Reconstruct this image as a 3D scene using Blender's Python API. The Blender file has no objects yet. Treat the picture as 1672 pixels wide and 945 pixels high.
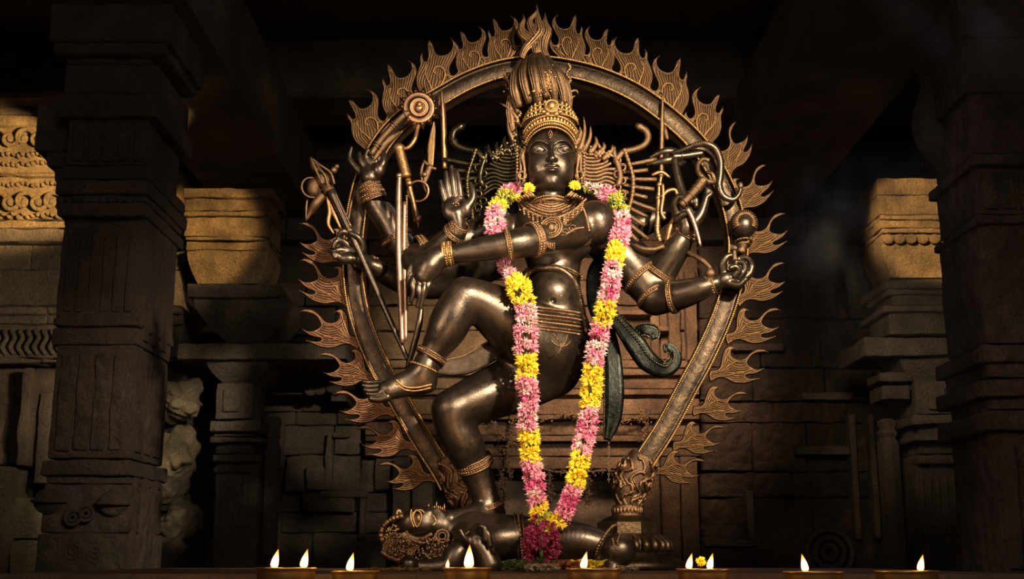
import bpy, math, random
import numpy as np
from mathutils import Vector, Matrix
from mathutils import noise as mnoise
random.seed(7); rng = np.random.default_rng(7)
C = bpy.context.scene.collection
sc = bpy.context.scene

# ------------------------------------------------------------------ camera
PITCH = math.radians(12.4); FPX = 1974.0; CZ = 1.30
cam = bpy.data.cameras.new('camera'); camo = bpy.data.objects.new('camera', cam); C.objects.link(camo)
cam.sensor_width = 36; cam.lens = 36 * FPX / 1672; cam.clip_start = 0.05; cam.clip_end = 80
camo.location = (0, 0, CZ); camo.rotation_euler = (math.pi / 2 + PITCH, 0, 0)
cam.dof.use_dof = True; cam.dof.focus_distance = 4.02; cam.dof.aperture_fstop = 16.0
sc.camera = camo
# ------------------------------------------------------------------ world
w = bpy.data.worlds.new('world'); sc.world = w; w.use_nodes = True
bg = w.node_tree.nodes['Background']; bg.inputs[0].default_value = (0.55, 0.5, 0.48, 1); bg.inputs[1].default_value = 0.07
# ------------------------------------------------------------------ lights
def light(name, kind, loc, target, energy, color, **k):
    l = bpy.data.lights.new(name, kind); o = bpy.data.objects.new(name, l); C.objects.link(o)
    o.location = loc; l.energy = energy; l.color = color
    d = Vector(target) - Vector(loc); o.rotation_euler = d.to_track_quat('-Z', 'Y').to_euler()
    for a, b in k.items(): setattr(l, a, b)
    return o
light('key_spot', 'SPOT', (1.55, 0.5, 3.25), (0.22, 4.0, 2.3), 1500, (1.0, 0.80, 0.56), spot_size=math.radians(35), spot_blend=0.85, shadow_soft_size=0.08)
light('left_spot', 'SPOT', (-1.7, 1.5, 2.5), (-0.12, 4.0, 2.15), 125, (1.0, 0.72, 0.5), spot_size=math.radians(44), spot_blend=0.7, shadow_soft_size=0.10)
light('low_spot', 'SPOT', (0.3, 1.0, 1.0), (0.0, 4.0, 1.85), 40, (1.0, 0.6, 0.3), spot_size=math.radians(36), spot_blend=0.8, shadow_soft_size=0.15)
light('face_spot_right', 'SPOT', (1.5, 1.7, 1.75), (0.12, 3.95, 2.5), 230, (1.0, 0.80, 0.58), spot_size=math.radians(16), spot_blend=0.9, shadow_soft_size=0.12)  # this spot and the next are added only to raise cheek highlights
light('face_spot_left', 'SPOT', (-1.15, 1.7, 1.7), (0.12, 3.95, 2.5), 130, (1.0, 0.80, 0.60), spot_size=math.radians(16), spot_blend=0.9, shadow_soft_size=0.12)
for k_ in range(4): light('bowl_fill', 'POINT', (-1.05 + 0.7 * k_, 2.15, 1.16), (0, 3, 1.2), 2.2, (1.0, 0.55, 0.22), shadow_soft_size=0.03)  # added unseen fill points that brighten the brass bowls; no lamps stand here
light('front_fill', 'AREA', (0.6, -0.6, 3.6), (0.2, 8, 2.6), 48, (0.95, 0.80, 0.66), shape='RECTANGLE', size=3.2, size_y=1.6)  # added fill from behind the camera, no real opening: lifts the dark hall
light('sky_shaft', 'AREA', (1.2, 5.1, 4.3), (0.2, 4.0, 2.0), 3, (0.72, 0.78, 1.0), shape='DISK', size=0.5)
light('frieze_spot', 'SPOT', (-1.3, 6.3, 3.6), (-3.5, 8.2, 3.95), 1700, (1.0, 0.64, 0.26), spot_size=math.radians(24), spot_blend=0.5, shadow_soft_size=0.05)
light('far_left_spot', 'SPOT', (-1.3, 6.3, 2.7), (-3.6, 8.2, 2.75), 220, (1.0, 0.74, 0.42), spot_size=math.radians(40), spot_blend=0.9, shadow_soft_size=0.1)
light('left_capital_spot', 'SPOT', (-0.9, 5.4, 3.85), (-2.16, 8.0, 3.44), 700, (1.0, 0.62, 0.24), spot_size=math.radians(17), spot_blend=0.35, shadow_soft_size=0.05)
light('right_capital_spot', 'SPOT', (1.1, 5.4, 3.85), (2.85, 8.0, 3.50), 1250, (1.0, 0.64, 0.28), spot_size=math.radians(16), spot_blend=0.4, shadow_soft_size=0.05)
light('shrine_spot', 'SPOT', (0.6, 5.9, 3.6), (0.75, 9.0, 2.85), 1200, (1.0, 0.64, 0.38), spot_size=math.radians(42), spot_blend=0.8, shadow_soft_size=0.3)
light('left_shrine_spot', 'SPOT', (-0.5, 6.0, 3.3), (-0.4, 9.0, 2.9), 520, (1.0, 0.76, 0.42), spot_size=math.radians(26), spot_blend=0.7, shadow_soft_size=0.2)
light('left_wall_spot', 'SPOT', (-1.4, 6.2, 2.9), (-2.75, 8.2, 2.0), 150, (1.0, 0.80, 0.48), spot_size=math.radians(32), spot_blend=0.9, shadow_soft_size=0.2)
light('right_wall_spot', 'SPOT', (1.6, 6.0, 2.9), (2.8, 8.2, 2.5), 75, (1.0, 0.74, 0.46), spot_size=math.radians(44), spot_blend=0.9, shadow_soft_size=0.2)
sc.view_settings.view_transform = 'Standard'; sc.view_settings.look = 'None'
sc.view_settings.exposure = 0.0; sc.view_settings.gamma = 1.0; sc.view_settings.use_curve_mapping = False

# ------------------------------------------------------------------ measuring helpers
def P(px, py, Y):
    "point of the photograph at depth Y (metres from the camera)"
    u = (px - 836) / FPX; v = (472.5 - py) / FPX
    dy = math.cos(PITCH) - v * math.sin(PITCH); dz = math.sin(PITCH) + v * math.cos(PITCH)
    t = Y / dy
    return np.array([u * t, Y, CZ + dz * t])
def S(px, py, d=0.0): return P(px, py, 4.0 + d)
def M_(px, py, Y):   # metres per pixel there
    v = (472.5 - py) / FPX
    return Y / (math.cos(PITCH) - v * math.sin(PITCH)) / FPX
def R(r, px, py, d=0.0): return r * M_(px, py, 4.0 + d)
def unit(a): a = np.asarray(a, float); return a / (np.linalg.norm(a) + 1e-12)
def catmull(pts, n):
    pts = np.asarray(pts, float)
    if len(pts) < 3:
        t = np.linspace(0, 1, n)[:, None]; return pts[0] * (1 - t) + pts[-1] * t
    q = np.vstack([2 * pts[0] - pts[1], pts, 2 * pts[-1] - pts[-2]])
    out = []
    for u in np.linspace(0, len(pts) - 1, n):
        i = min(int(u), len(pts) - 2); t = u - i
        a, b, c, d = q[i], q[i + 1], q[i + 2], q[i + 3]
        out.append(0.5 * ((2 * b) + (c - a) * t + (2 * a - 5 * b + 4 * c - d) * t * t + (3 * b - a - 3 * c + d) * t ** 3))
    return np.array(out)

# ------------------------------------------------------------------ materials
def mat(name):
    m = bpy.data.materials.new(name); m.use_nodes = True
    return m, m.node_tree.nodes, m.node_tree.links, m.node_tree.nodes['Principled BSDF']
def ramp(N, stops):
    r = N.new('ShaderNodeValToRGB'); e = r.color_ramp.elements
    while len(e) < len(stops): e.new(0.5)
    for k, (p, c) in enumerate(stops): e[k].position = p; e[k].color = c if len(c) == 4 else (*c, 1)
    return r
def noise(N, L, scale, detail=5, rough=0.6, coord='Object', stretch=None):
    tc = N.new('ShaderNodeTexCoord'); n = N.new('ShaderNodeTexNoise')
    n.inputs['Scale'].default_value = scale; n.inputs['Detail'].default_value = detail; n.inputs['Roughness'].default_value = rough
    if stretch:
        mp = N.new('ShaderNodeMapping'); mp.inputs['Scale'].default_value = stretch
        L.new(tc.outputs[coord], mp.inputs[0]); L.new(mp.outputs[0], n.inputs[0])
    else: L.new(tc.outputs[coord], n.inputs[0])
    return n
def bronze(name, dark, gold, edge=(0.5, 0.6), rough=0.34, spots=0.62, bump=0.15, bscale=90, metal=0.9):
    m, N, L, b = mat(name)
    geo = N.new('ShaderNodeNewGeometry')
    pr = ramp(N, [(edge[0], (0, 0, 0)), (edge[1], (1, 1, 1))]); L.new(geo.outputs['Pointiness'], pr.inputs[0])
    n1 = noise(N, L, 9, 6, 0.65); r1 = ramp(N, [(spots, (0, 0, 0)), (spots + 0.14, (1, 1, 1))]); L.new(n1.outputs[0], r1.inputs[0])
    mx = N.new('ShaderNodeMath'); mx.operation = 'MAXIMUM'; L.new(pr.outputs[0], mx.inputs[0])
    ml = N.new('ShaderNodeMath'); ml.operation = 'MULTIPLY'; ml.inputs[1].default_value = 0.45; L.new(r1.outputs[0], ml.inputs[0]); L.new(ml.outputs[0], mx.inputs[1])
    n2 = noise(N, L, 3, 4, 0.6)
    dk = ramp(N, [(0.35, tuple(c * 0.7 for c in dark)), (0.7, tuple(c * 1.35 for c in dark))]); L.new(n2.outputs[0], dk.inputs[0])
    mix = N.new('ShaderNodeMixRGB'); L.new(mx.outputs[0], mix.inputs[0]); L.new(dk.outputs[0], mix.inputs[1]); mix.inputs[2].default_value = (*gold, 1)
    L.new(mix.outputs[0], b.inputs['Base Color']); b.inputs['Metallic'].default_value = metal
    n3 = noise(N, L, 40, 4, 0.6); rr = ramp(N, [(0.3, (rough - 0.07,) * 3), (0.75, (rough + 0.16,) * 3)]); L.new(n3.outputs[0], rr.inputs[0]); L.new(rr.outputs[0], b.inputs['Roughness'])
    n4 = noise(N, L, bscale, 5, 0.65); bp = N.new('ShaderNodeBump'); bp.inputs['Strength'].default_value = bump; bp.inputs['Distance'].default_value = 0.004
    L.new(n4.outputs[0], bp.inputs['Height']); L.new(bp.outputs[0], b.inputs['Normal'])
    return m
BODY = bronze('dark_bronze', (0.098, 0.076, 0.056), (0.30, 0.19, 0.10), (0.55, 0.68), 0.31, 0.58, 0.17, 150)
ORN = bronze('worn_ornament_bronze', (0.085, 0.054, 0.034), (0.34, 0.205, 0.105), (0.50, 0.64), 0.36, 0.55, 0.7, 190)
HAIR = bronze('hair_bronze', (0.065, 0.042, 0.028), (0.28, 0.17, 0.085), (0.50, 0.64), 0.4, 0.58, 0.5, 140)
GOLD = bronze('gilded_bronze', (0.14, 0.082, 0.038), (0.52, 0.32, 0.13), (0.48, 0.60), 0.38, 0.50, 0.5, 140)
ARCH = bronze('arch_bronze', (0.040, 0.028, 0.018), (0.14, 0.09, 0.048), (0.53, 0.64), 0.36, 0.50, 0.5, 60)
FLAMEM = bronze('flame_bronze', (0.085, 0.048, 0.027), (0.42, 0.25, 0.10), (0.50, 0.60), 0.34, 0.60, 0.35, 150)
RED = bronze('reddish_bronze', (0.10, 0.055, 0.036), (0.46, 0.25, 0.12), (0.49, 0.58), 0.36, 0.56, 0.4, 150)
DARK = bronze('dark_shade_bronze', (0.006, 0.007, 0.005), (0.13, 0.10, 0.05), (0.53, 0.64), 0.26, 0.75, 0.25, 90)  # near-black hair metal; also holds the shade of sashes and left locks
BRASS = bronze('lamp_brass', (0.55, 0.33, 0.12), (0.75, 0.5, 0.2), (0.52, 0.62), 0.36, 0.60, 0.08, 60)
SASH = bronze('sash_bronze', (0.085, 0.06, 0.042), (0.25, 0.16, 0.08), (0.53, 0.64), 0.58, 0.58, 0.6, 120)
def stone(name, c1, c2, scale=3.0, bump=0.6, carve=None, rough=0.85):
    m, N, L, b = mat(name)
    n = noise(N, L, scale, 10, 0.68); r = ramp(N, [(0.3, c1), (0.68, c2)]); L.new(n.outputs[0], r.inputs[0])
    n5 = noise(N, L, scale * 0.55, 4, 0.5); r5 = ramp(N, [(0.42, (0.45, 0.45, 0.45)), (0.62, (1, 1, 1))]); L.new(n5.outputs[0], r5.inputs[0])
    mm = N.new('ShaderNodeMixRGB'); mm.blend_type = 'MULTIPLY'; mm.inputs[0].default_value = 0.8
    L.new(r.outputs[0], mm.inputs[1]); L.new(r5.outputs[0], mm.inputs[2]); L.new(mm.outputs[0], b.inputs['Base Color'])
    b.inputs['Roughness'].default_value = rough
    n2 = noise(N, L, scale * 7, 9, 0.72)
    nf = noise(N, L, scale * 22, 4, 0.6); rf = ramp(N, [(0.35, (0.55, 0.55, 0.55)), (0.6, (1.1, 1.1, 1.1))]); L.new(nf.outputs[0], rf.inputs[0])
    m3 = N.new('ShaderNodeMixRGB'); m3.blend_type = 'MULTIPLY'; m3.inputs[0].default_value = 0.85; L.new(mm.outputs[0], m3.inputs[1]); L.new(rf.outputs[0], m3.inputs[2]); L.new(m3.outputs[0], b.inputs['Base Color'])
    bp = N.new('ShaderNodeBump'); bp.inputs['Strength'].default_value = min(1, bump); bp.inputs['Distance'].default_value = 0.06
    h = n2.outputs[0]
    if carve:
        tc = N.new('ShaderNodeTexCoord'); v = N.new('ShaderNodeTexVoronoi'); v.feature = 'SMOOTH_F1'; v.inputs['Scale'].default_value = carve; v.inputs['Smoothness'].default_value = 0.3
        L.new(tc.outputs['Object'], v.inputs[0])
        mp = N.new('ShaderNodeMath'); mp.operation = 'MULTIPLY_ADD'; mp.inputs[1].default_value = -1.5; L.new(v.outputs['Distance'], mp.inputs[0]); L.new(n2.outputs[0], mp.inputs[2]); h = mp.outputs[0]
    L.new(h, bp.inputs['Height']); L.new(bp.outputs[0], b.inputs['Normal'])
    return m
ST_DARK = stone('dark_granite', (0.085, 0.062, 0.048), (0.20, 0.15, 0.112), 4)
ST_WALL = stone('wall_granite', (0.07, 0.055, 0.04), (0.19, 0.15, 0.11), 3.2, 0.8)
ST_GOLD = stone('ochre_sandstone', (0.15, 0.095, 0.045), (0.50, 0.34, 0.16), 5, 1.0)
ST_WARM = stone('reddish_shrine_stone', (0.13, 0.082, 0.05), (0.40, 0.255, 0.155), 4.5, 0.9)
ST_PILL = stone('brown_pillar_stone', (0.075, 0.049, 0.035), (0.19, 0.125, 0.088), 4.5, 1.0)
ST_RED = stone('reddish_pillar_stone', (0.075, 0.042, 0.03), (0.19, 0.115, 0.085), 4.5, 1.0, 14)
ST_CARV = stone('carved_brown_stone', (0.07, 0.047, 0.034), (0.18, 0.12, 0.084), 4.5, 1.0, 14)
ST_GREY = stone('grey_granite', (0.10, 0.08, 0.06), (0.27, 0.22, 0.165), 4, 0.8)
ST_PALE = stone('pale_boulder_stone', (0.24, 0.19, 0.12), (0.50, 0.41, 0.26), 5, 1.0)
ST_ALTAR = stone('oiled_altar_stone', (0.10, 0.06, 0.035), (0.26, 0.16, 0.09), 6, 0.5, rough=0.5)
def simple(name, col, rough=0.6, col2=None, scale=60, trans=0.0, sheen=0.0):
    m, N, L, b = mat(name)
    n = noise(N, L, scale, 3, 0.6); r = ramp(N, [(0.35, col2 or tuple(c * 0.72 for c in col)), (0.65, col)]); L.new(n.outputs[0], r.inputs[0]); L.new(r.outputs[0], b.inputs['Base Color'])
    b.inputs['Roughness'].default_value = rough
    if trans:
        b.inputs['Subsurface Weight'].default_value = trans; b.inputs['Subsurface Radius'].default_value = (0.004, 0.002, 0.001)
    return m
PINK = simple('pink_petal', (0.82, 0.38, 0.46), 0.6, (0.70, 0.22, 0.34), 25)
PALE = simple('pale_pink_petal', (0.86, 0.64, 0.60), 0.6, (0.78, 0.46, 0.48), 25)
HOT = simple('deep_pink_petal', (0.72, 0.15, 0.32), 0.6, (0.55, 0.07, 0.2), 25)
YEL = simple('yellow_petal', (0.95, 0.78, 0.05), 0.6, (0.90, 0.60, 0.03), 25)
LIME = simple('lime_petal', (0.55, 0.50, 0.05), 0.6, (0.30, 0.33, 0.05), 25)
MAG = simple('magenta_petal', (0.36, 0.03, 0.09), 0.6, (0.20, 0.012, 0.045), 60)
GREEN = simple('leaf_green', (0.10, 0.14, 0.035), 0.6, (0.05, 0.08, 0.02), 25)
CREAM = simple('dried_petal', (0.55, 0.48, 0.33), 0.8, (0.36, 0.28, 0.16), 60)
TWIG = simple('dry_twig', (0.15, 0.09, 0.05), 0.8)
WICK = simple('charred_wick', (0.03, 0.02, 0.015), 0.9)
m, N_, L_, b_ = mat('lamp_oil'); b_.inputs['Base Color'].default_value = (0.30, 0.15, 0.03, 1); b_.inputs['Roughness'].default_value = 0.06; OIL = m
tcx = noise(N_, L_, 20, 2); rx = ramp(N_, [(0.3, (0.25, 0.12, 0.02)), (0.7, (0.36, 0.2, 0.05))]); L_.new(tcx.outputs[0], rx.inputs[0]); L_.new(rx.outputs[0], b_.inputs['Base Color'])
def flame_mat():
    m = bpy.data.materials.new('oil_flame'); m.use_nodes = True; N = m.node_tree.nodes; L = m.node_tree.links; N.clear()
    o = N.new('ShaderNodeOutputMaterial'); e = N.new('ShaderNodeEmission'); tc = N.new('ShaderNodeTexCoord'); s = N.new('ShaderNodeSeparateXYZ')
    L.new(tc.outputs['Generated'], s.inputs[0])
    r = ramp(N, [(0.0, (1.0, 0.42, 0.10)), (0.15, (1.0, 0.66, 0.30)), (0.55, (1.0, 0.66, 0.30)), (0.74, (1.0, 0.42, 0.10)), (0.9, (0.55, 0.16, 0.02)), (1.0, (0.25, 0.05, 0.005))]); L.new(s.outputs[2], r.inputs[0])
    L.new(r.outputs[0], e.inputs[0]); e.inputs[1].default_value = 3.4; L.new(e.outputs[0], o.inputs[0]); return m
FIRE = flame_mat()

# ------------------------------------------------------------------ mesh helpers
class MB:
    def __init__(s): s.v = []; s.f = []; s.n = 0
    def add(s, V, F):
        V = np.asarray(V, float); s.v.append(V); s.f.extend([tuple(int(i) + s.n for i in f) for f in F]); s.n += len(V); return s
    def tube(s, pts, rad, n=8, caps=True, flat=1.0, up=None):
        pts = np.asarray(pts, float); m = len(pts); rad = np.broadcast_to(np.asarray(rad, float), (m,))
        T = np.gradient(pts, axis=0); T /= np.linalg.norm(T, axis=1)[:, None] + 1e-12
        ref = np.array(up if up is not None else ([0, 0, 1] if abs(T[0][2]) < 0.9 else [0, 1, 0]), float)
        a = unit(np.cross(T[0], ref)); V = []
        ang = np.arange(n) * 2 * math.pi / n
        for i in range(m):
            if up is None: a = unit(a - T[i] * np.dot(a, T[i]))
            else: a = unit(np.cross(T[i], ref))
            b = np.cross(T[i], a)
            V.append(pts[i] + rad[i] * (np.cos(ang)[:, None] * a + flat * np.sin(ang)[:, None] * b))
        V = np.vstack(V); F = []
        for i in range(m - 1):
            for k in range(n):
                k2 = (k + 1) % n; F.append((i * n + k, i * n + k2, (i + 1) * n + k2, (i + 1) * n + k))
        if caps: F.append(tuple(range(n - 1, -1, -1))); F.append(tuple((m - 1) * n + k for k in range(n)))
        return s.add(V, F)
    def ball(s, c, r, nu=8, nv=5, R3=None):
        r = np.broadcast_to(np.asarray(r, float), (3,)); V = [[0, 0, 1]]
        for j in range(1, nv):
            th = math.pi * j / nv
            for k in range(nu): ph = 2 * math.pi * k / nu; V.append([math.sin(th) * math.cos(ph), math.sin(th) * math.sin(ph), math.cos(th)])
        V.append([0, 0, -1]); V = np.array(V) * r
        if R3 is not None: V = V @ np.asarray(R3).T
        F = [(0, 1 + k, 1 + (k + 1) % nu) for k in range(nu)]
        for j in range(nv - 2):
            for k in range(nu): a = 1 + j * nu; F.append((a + k, a + nu + k, a + nu + (k + 1) % nu, a + (k + 1) % nu))
        a = 1 + (nv - 2) * nu; F += [(a + k, len(V) - 1, a + (k + 1) % nu) for k in range(nu)]
        return s.add(V + np.asarray(c), F)
    def lathe(s, c, prof, n=32, axis=None, sx=1.0, sy=1.0, ang0=0.0):
        V = []
        for r, z in prof:
            for k in range(n): a = ang0 + 2 * math.pi * k / n; V.append([r * math.cos(a) * sx, r * math.sin(a) * sy, z])
        V = np.array(V)
        if axis is not None:
            q = Vector((0, 0, 1)).rotation_difference(Vector(axis)).to_matrix(); V = V @ np.array(q).T
        F = []
        for i in range(len(prof) - 1):
            for k in range(n): k2 = (k + 1) % n; F.append((i * n + k, i * n + k2, (i + 1) * n + k2, (i + 1) * n + k))
        F.append(tuple(range(n - 1, -1, -1))); F.append(tuple((len(prof) - 1) * n + k for k in range(n)))
        return s.add(V + np.asarray(c), F)
    def box(s, lo, hi, jit=0.0, bev=0.0):
        lo = np.asarray(lo, float); hi = np.asarray(hi, float)
        if bev <= 0:
            V = np.array([[(lo, hi)[i][0], (lo, hi)[j][1], (lo, hi)[k][2]] for i in (0, 1) for j in (0, 1) for k in (0, 1)])
            if jit: V = V + rng.normal(0, jit, V.shape)
            F = [(0, 1, 3, 2), (4, 6, 7, 5), (0, 4, 5, 1), (2, 3, 7, 6), (0, 2, 6, 4), (1, 5, 7, 3)]
            return s.add(V, F)
        # bevelled front (towards -y): front face inset
        b = bev; x0, y0, z0 = lo; x1, y1, z1 = hi
        V = np.array([[x0, y1, z0], [x1, y1, z0], [x1, y1, z1], [x0, y1, z1], [x0, y0 + b, z0], [x1, y0 + b, z0], [x1, y0 + b, z1], [x0, y0 + b, z1],
                      [x0 + b, y0, z0 + b], [x1 - b, y0, z0 + b], [x1 - b, y0, z1 - b], [x0 + b, y0, z1 - b]])
        if jit: V = V + rng.normal(0, jit, V.shape)
        F = [(0, 3, 2, 1), (0, 1, 5, 4), (1, 2, 6, 5), (2, 3, 7, 6), (3, 0, 4, 7), (4, 5, 9, 8), (5, 6, 10, 9), (6, 7, 11, 10), (7, 4, 8, 11), (8, 9, 10, 11)]
        return s.add(V, F)
    def rough(s, lo, hi, cell=.07, amp=.008, r=.018):
        lo = np.asarray(lo, float); hi = np.asarray(hi, float); r = min(r, .3 * (hi - lo).min()); ax = []
        for i in range(3):
            n = int(np.clip((hi[i] - lo[i]) / cell, 1, 26)); a = np.linspace(lo[i] + r, hi[i] - r, n + 1); ax.append(np.r_[lo[i], a, hi[i]])
        off = rng.uniform(-50, 50, 3)
        for f in range(3):
            u, v = (f + 1) % 3, (f + 2) % 3
            for side in (0, 1):
                if f == 1 and side == 1: continue
                A, B_ = np.meshgrid(ax[u], ax[v], indexing='ij'); p = np.zeros(A.shape + (3,)); p[..., u] = A; p[..., v] = B_; p[..., f] = (lo, hi)[side][f]
                p = p.reshape(-1, 3); q = np.clip(p, lo + r, hi - r); d = p - q; p = q + d / (np.linalg.norm(d, axis=1)[:, None] + 1e-9) * r
                nd = (q - (lo + hi) / 2); nn = d / (np.linalg.norm(d, axis=1)[:, None] + 1e-9)
                h = np.array([mnoise.noise(Vector(x * 7 + off)) + .55 * mnoise.noise(Vector(x * 19 + off)) - .35 * abs(mnoise.noise(Vector(x * 4 - off))) for x in p])
                p = p + nn * (h * amp)[:, None]; n1, n2 = A.shape
                F = [((i * n2 + j), ((i + 1) * n2 + j), ((i + 1) * n2 + j + 1), (i * n2 + j + 1)) for i in range(n1 - 1) for j in range(n2 - 1)]
                if not side: F = [g[::-1] for g in F]
                s.add(p, F)
        return s
    def build(s, name, m, parent=None, smooth=True, kind=None):
        V = np.vstack(s.v)
        if parent is not None: o0 = np.array(ORIG[parent.name])
        else: o0 = np.array([V[:, 0].mean(), V[:, 1].mean(), V[:, 2].min()])
        me = bpy.data.meshes.new(name); me.from_pydata((V - o0).tolist(), [], s.f); me.materials.append(m)
        if smooth: me.polygons.foreach_set('use_smooth', [True] * len(me.polygons))
        me.update()
        o = bpy.data.objects.new(name, me); C.objects.link(o)
        ORIG[o.name] = tuple(o0)
        if parent is not None: o.parent = parent
        else: o.location = o0
        if kind: o['kind'] = kind
        return o
ORIG = {}
def tag(o, label, cat, group=None):
    o['label'] = label; o['category'] = cat
    if group: o['group'] = group
    return o
def thing(name, loc, label, cat, group=None):
    o = bpy.data.objects.new(name, None); C.objects.link(o); o.location = loc; ORIG[o.name] = tuple(loc); o.empty_display_size = 0.1
    return tag(o, label, cat, group)
def structure(name, loc=(0, 0, 0)):
    o = bpy.data.objects.new(name, None); C.objects.link(o); o.location = loc; ORIG[o.name] = tuple(loc); o['kind'] = 'structure'; return o

# ------------------------------------------------------------------ implicit surfaces (smooth blended bodies)
class Field:
    def __init__(s, lo, hi, h):
        s.lo = np.asarray(lo, float); s.h = h; s.n = np.ceil((np.asarray(hi) - s.lo) / h).astype(int) + 1
        s.F = np.full(tuple(s.n), 1.0, np.float32)
        s.ax = [(s.lo[i] + h * np.arange(s.n[i])).astype(np.float32) for i in range(3)]
    def _loc(s, lo, hi, m):
        a = np.clip(np.floor((np.asarray(lo) - m - s.lo) / s.h).astype(int), 0, s.n - 1); b = np.clip(np.ceil((np.asarray(hi) + m - s.lo) / s.h).astype(int) + 1, 1, s.n)
        sl = tuple(slice(a[i], b[i]) for i in range(3))
        return sl, s.ax[0][sl[0]][:, None, None], s.ax[1][sl[1]][None, :, None], s.ax[2][sl[2]][None, None, :]
    def _op(s, sl, d, k, sub):
        A = s.F[sl]
        if A.size == 0: return
        if sub:
            B = -d; hh = np.maximum(k - np.abs(A - B), 0) / max(k, 1e-6); s.F[sl] = np.maximum(A, B) + hh * hh * k * 0.25
        else:
            hh = np.maximum(k - np.abs(A - d), 0) / max(k, 1e-6); s.F[sl] = np.minimum(A, d) - hh * hh * k * 0.25
    def cone(s, a, b, ra, rb, k=0.02, sub=False):
        a = np.asarray(a, float); b = np.asarray(b, float); rm = max(ra, rb)
        sl, X, Y, Z = s._loc(np.minimum(a, b) - rm, np.maximum(a, b) + rm, k + 3 * s.h)
        ba = b - a; L2 = float(ba @ ba) + 1e-12
        t = np.clip(((X - a[0]) * ba[0] + (Y - a[1]) * ba[1] + (Z - a[2]) * ba[2]) / L2, 0, 1)
        t2 = t
        d = np.sqrt((X - a[0] - ba[0] * t) ** 2 + (Y - a[1] - ba[1] * t) ** 2 + (Z - a[2] - ba[2] * t) ** 2) - (ra + (rb - ra) * t2)
        s._op(sl, d.astype(np.float32), k, sub)
    def chain(s, pts, rad, k=0.02, sub=False, n=None):
        pts = np.asarray(pts, float); rad = np.asarray(rad, float)
        if n: q = catmull(np.column_stack([pts, rad]), n); pts, rad = q[:, :3], q[:, 3]
        rm = rad.max(); sl, X, Y, Z = s._loc(pts.min(0) - rm, pts.max(0) + rm, k + 3 * s.h); D = None; kk = 0.003
        for i in range(len(pts) - 1):
            a, b, ra, rb = pts[i], pts[i + 1], rad[i], rad[i + 1]; ba = b - a; L2 = float(ba @ ba) + 1e-12
            t = np.clip(((X - a[0]) * ba[0] + (Y - a[1]) * ba[1] + (Z - a[2]) * ba[2]) / L2, 0, 1)
            d = (np.sqrt((X - a[0] - ba[0] * t) ** 2 + (Y - a[1] - ba[1] * t) ** 2 + (Z - a[2] - ba[2] * t) ** 2) - (ra + (rb - ra) * t)).astype(np.float32)
            D = d if D is None else np.minimum(D, d)
        s._op(sl, D, k, sub)
    def ell(s, c, r, k=0.02, sub=False, rot=None):
        c = np.asarray(c, float); r = np.asarray(r, float); rm = r.max() if rot is not None else r
        sl, X, Y, Z = s._loc(c - rm, c + rm, k + 3 * s.h)
        X = X - c[0]; Y = Y - c[1]; Z = Z - c[2]
        if rot is not None:
            Q = np.asarray(rot, float); X, Y, Z = (Q[0][i] * X + Q[1][i] * Y + Q[2][i] * Z for i in range(3))
        k0 = np.sqrt((X / r[0]) ** 2 + (Y / r[1]) ** 2 + (Z / r[2]) ** 2) + 1e-6
        k1 = np.sqrt((X / r[0] ** 2) ** 2 + (Y / r[1] ** 2) ** 2 + (Z / r[2] ** 2) ** 2) + 1e-6
        s._op(sl, (k0 * (k0 - 1) / k1).astype(np.float32), k, sub)
    def mesh(s):
        F = s.F; I = F < 0
        cnt = np.zeros(tuple(s.n - 1), np.uint8)
        for i in (0, 1):
            for j in (0, 1):
                for k in (0, 1): cnt += I[i:F.shape[0] - 1 + i, j:F.shape[1] - 1 + j, k:F.shape[2] - 1 + k]
        act = (cnt > 0) & (cnt < 8); idx = np.argwhere(act); ids = np.full(act.shape, -1, np.int32); ids[act] = np.arange(len(idx))
        cor = {}
        for i in (0, 1):
            for j in (0, 1):
                for k in (0, 1): cor[i, j, k] = F[idx[:, 0] + i, idx[:, 1] + j, idx[:, 2] + k]
        acc = np.zeros((len(idx), 3)); num = np.zeros(len(idx))
        for a in cor:
            for ax in range(3):
                if a[ax] == 0:
                    b = list(a); b[ax] = 1; b = tuple(b); va, vb = cor[a], cor[b]; m = (va < 0) != (vb < 0)
                    t = np.where(m, va / np.where(m, va - vb, 1), 0); p = np.tile(np.array(a, float), (len(idx), 1)); p[:, ax] += t
                    acc[m] += p[m]; num[m] += 1
        V = s.lo + s.h * (idx + acc / num[:, None])
        Q = []
        for ax in range(3):
            o1, o2 = (ax + 1) % 3, (ax + 2) % 3
            sa = [slice(1, -1)] * 3; sb = [slice(1, -1)] * 3; sa[ax] = slice(0, -1); sb[ax] = slice(1, None)
            A = I[tuple(sa)]; B = I[tuple(sb)]; e = np.argwhere(A != B)
            off = np.ones(3, int); off[ax] = 0; g = e + off
            fl = A[tuple(e.T)]
            d1 = np.zeros(3, int); d1[o1] = 1; d2 = np.zeros(3, int); d2[o2] = 1
            q = np.stack([ids[tuple((g - d1 - d2).T)], ids[tuple((g - d2).T)], ids[tuple(g.T)], ids[tuple((g - d1).T)]], 1)
            q[~fl] = q[~fl][:, ::-1]; q = q[(q >= 0).all(1)]; Q.append(q)
        return V, np.vstack(Q)
    def front(s, px, py, dflt=0.0):
        "first point of the surface along the sight line at that spot"
        for Y in np.arange(s.ax[1][0], s.ax[1][-1], s.h * 0.8):
            p = P(px, py, Y); i = np.round((p - s.lo) / s.h).astype(int)
            if (i < 0).any() or (i >= s.n).any(): continue
            if s.F[tuple(i)] < 0: return p
        return S(px, py, dflt)
def frame(axis):
    a = unit(axis); r = np.array([0, 0, 1.0]) if abs(a[2]) < 0.9 else np.array([1.0, 0, 0]); x = unit(np.cross(r, a)); return x, np.cross(a, x), a
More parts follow.
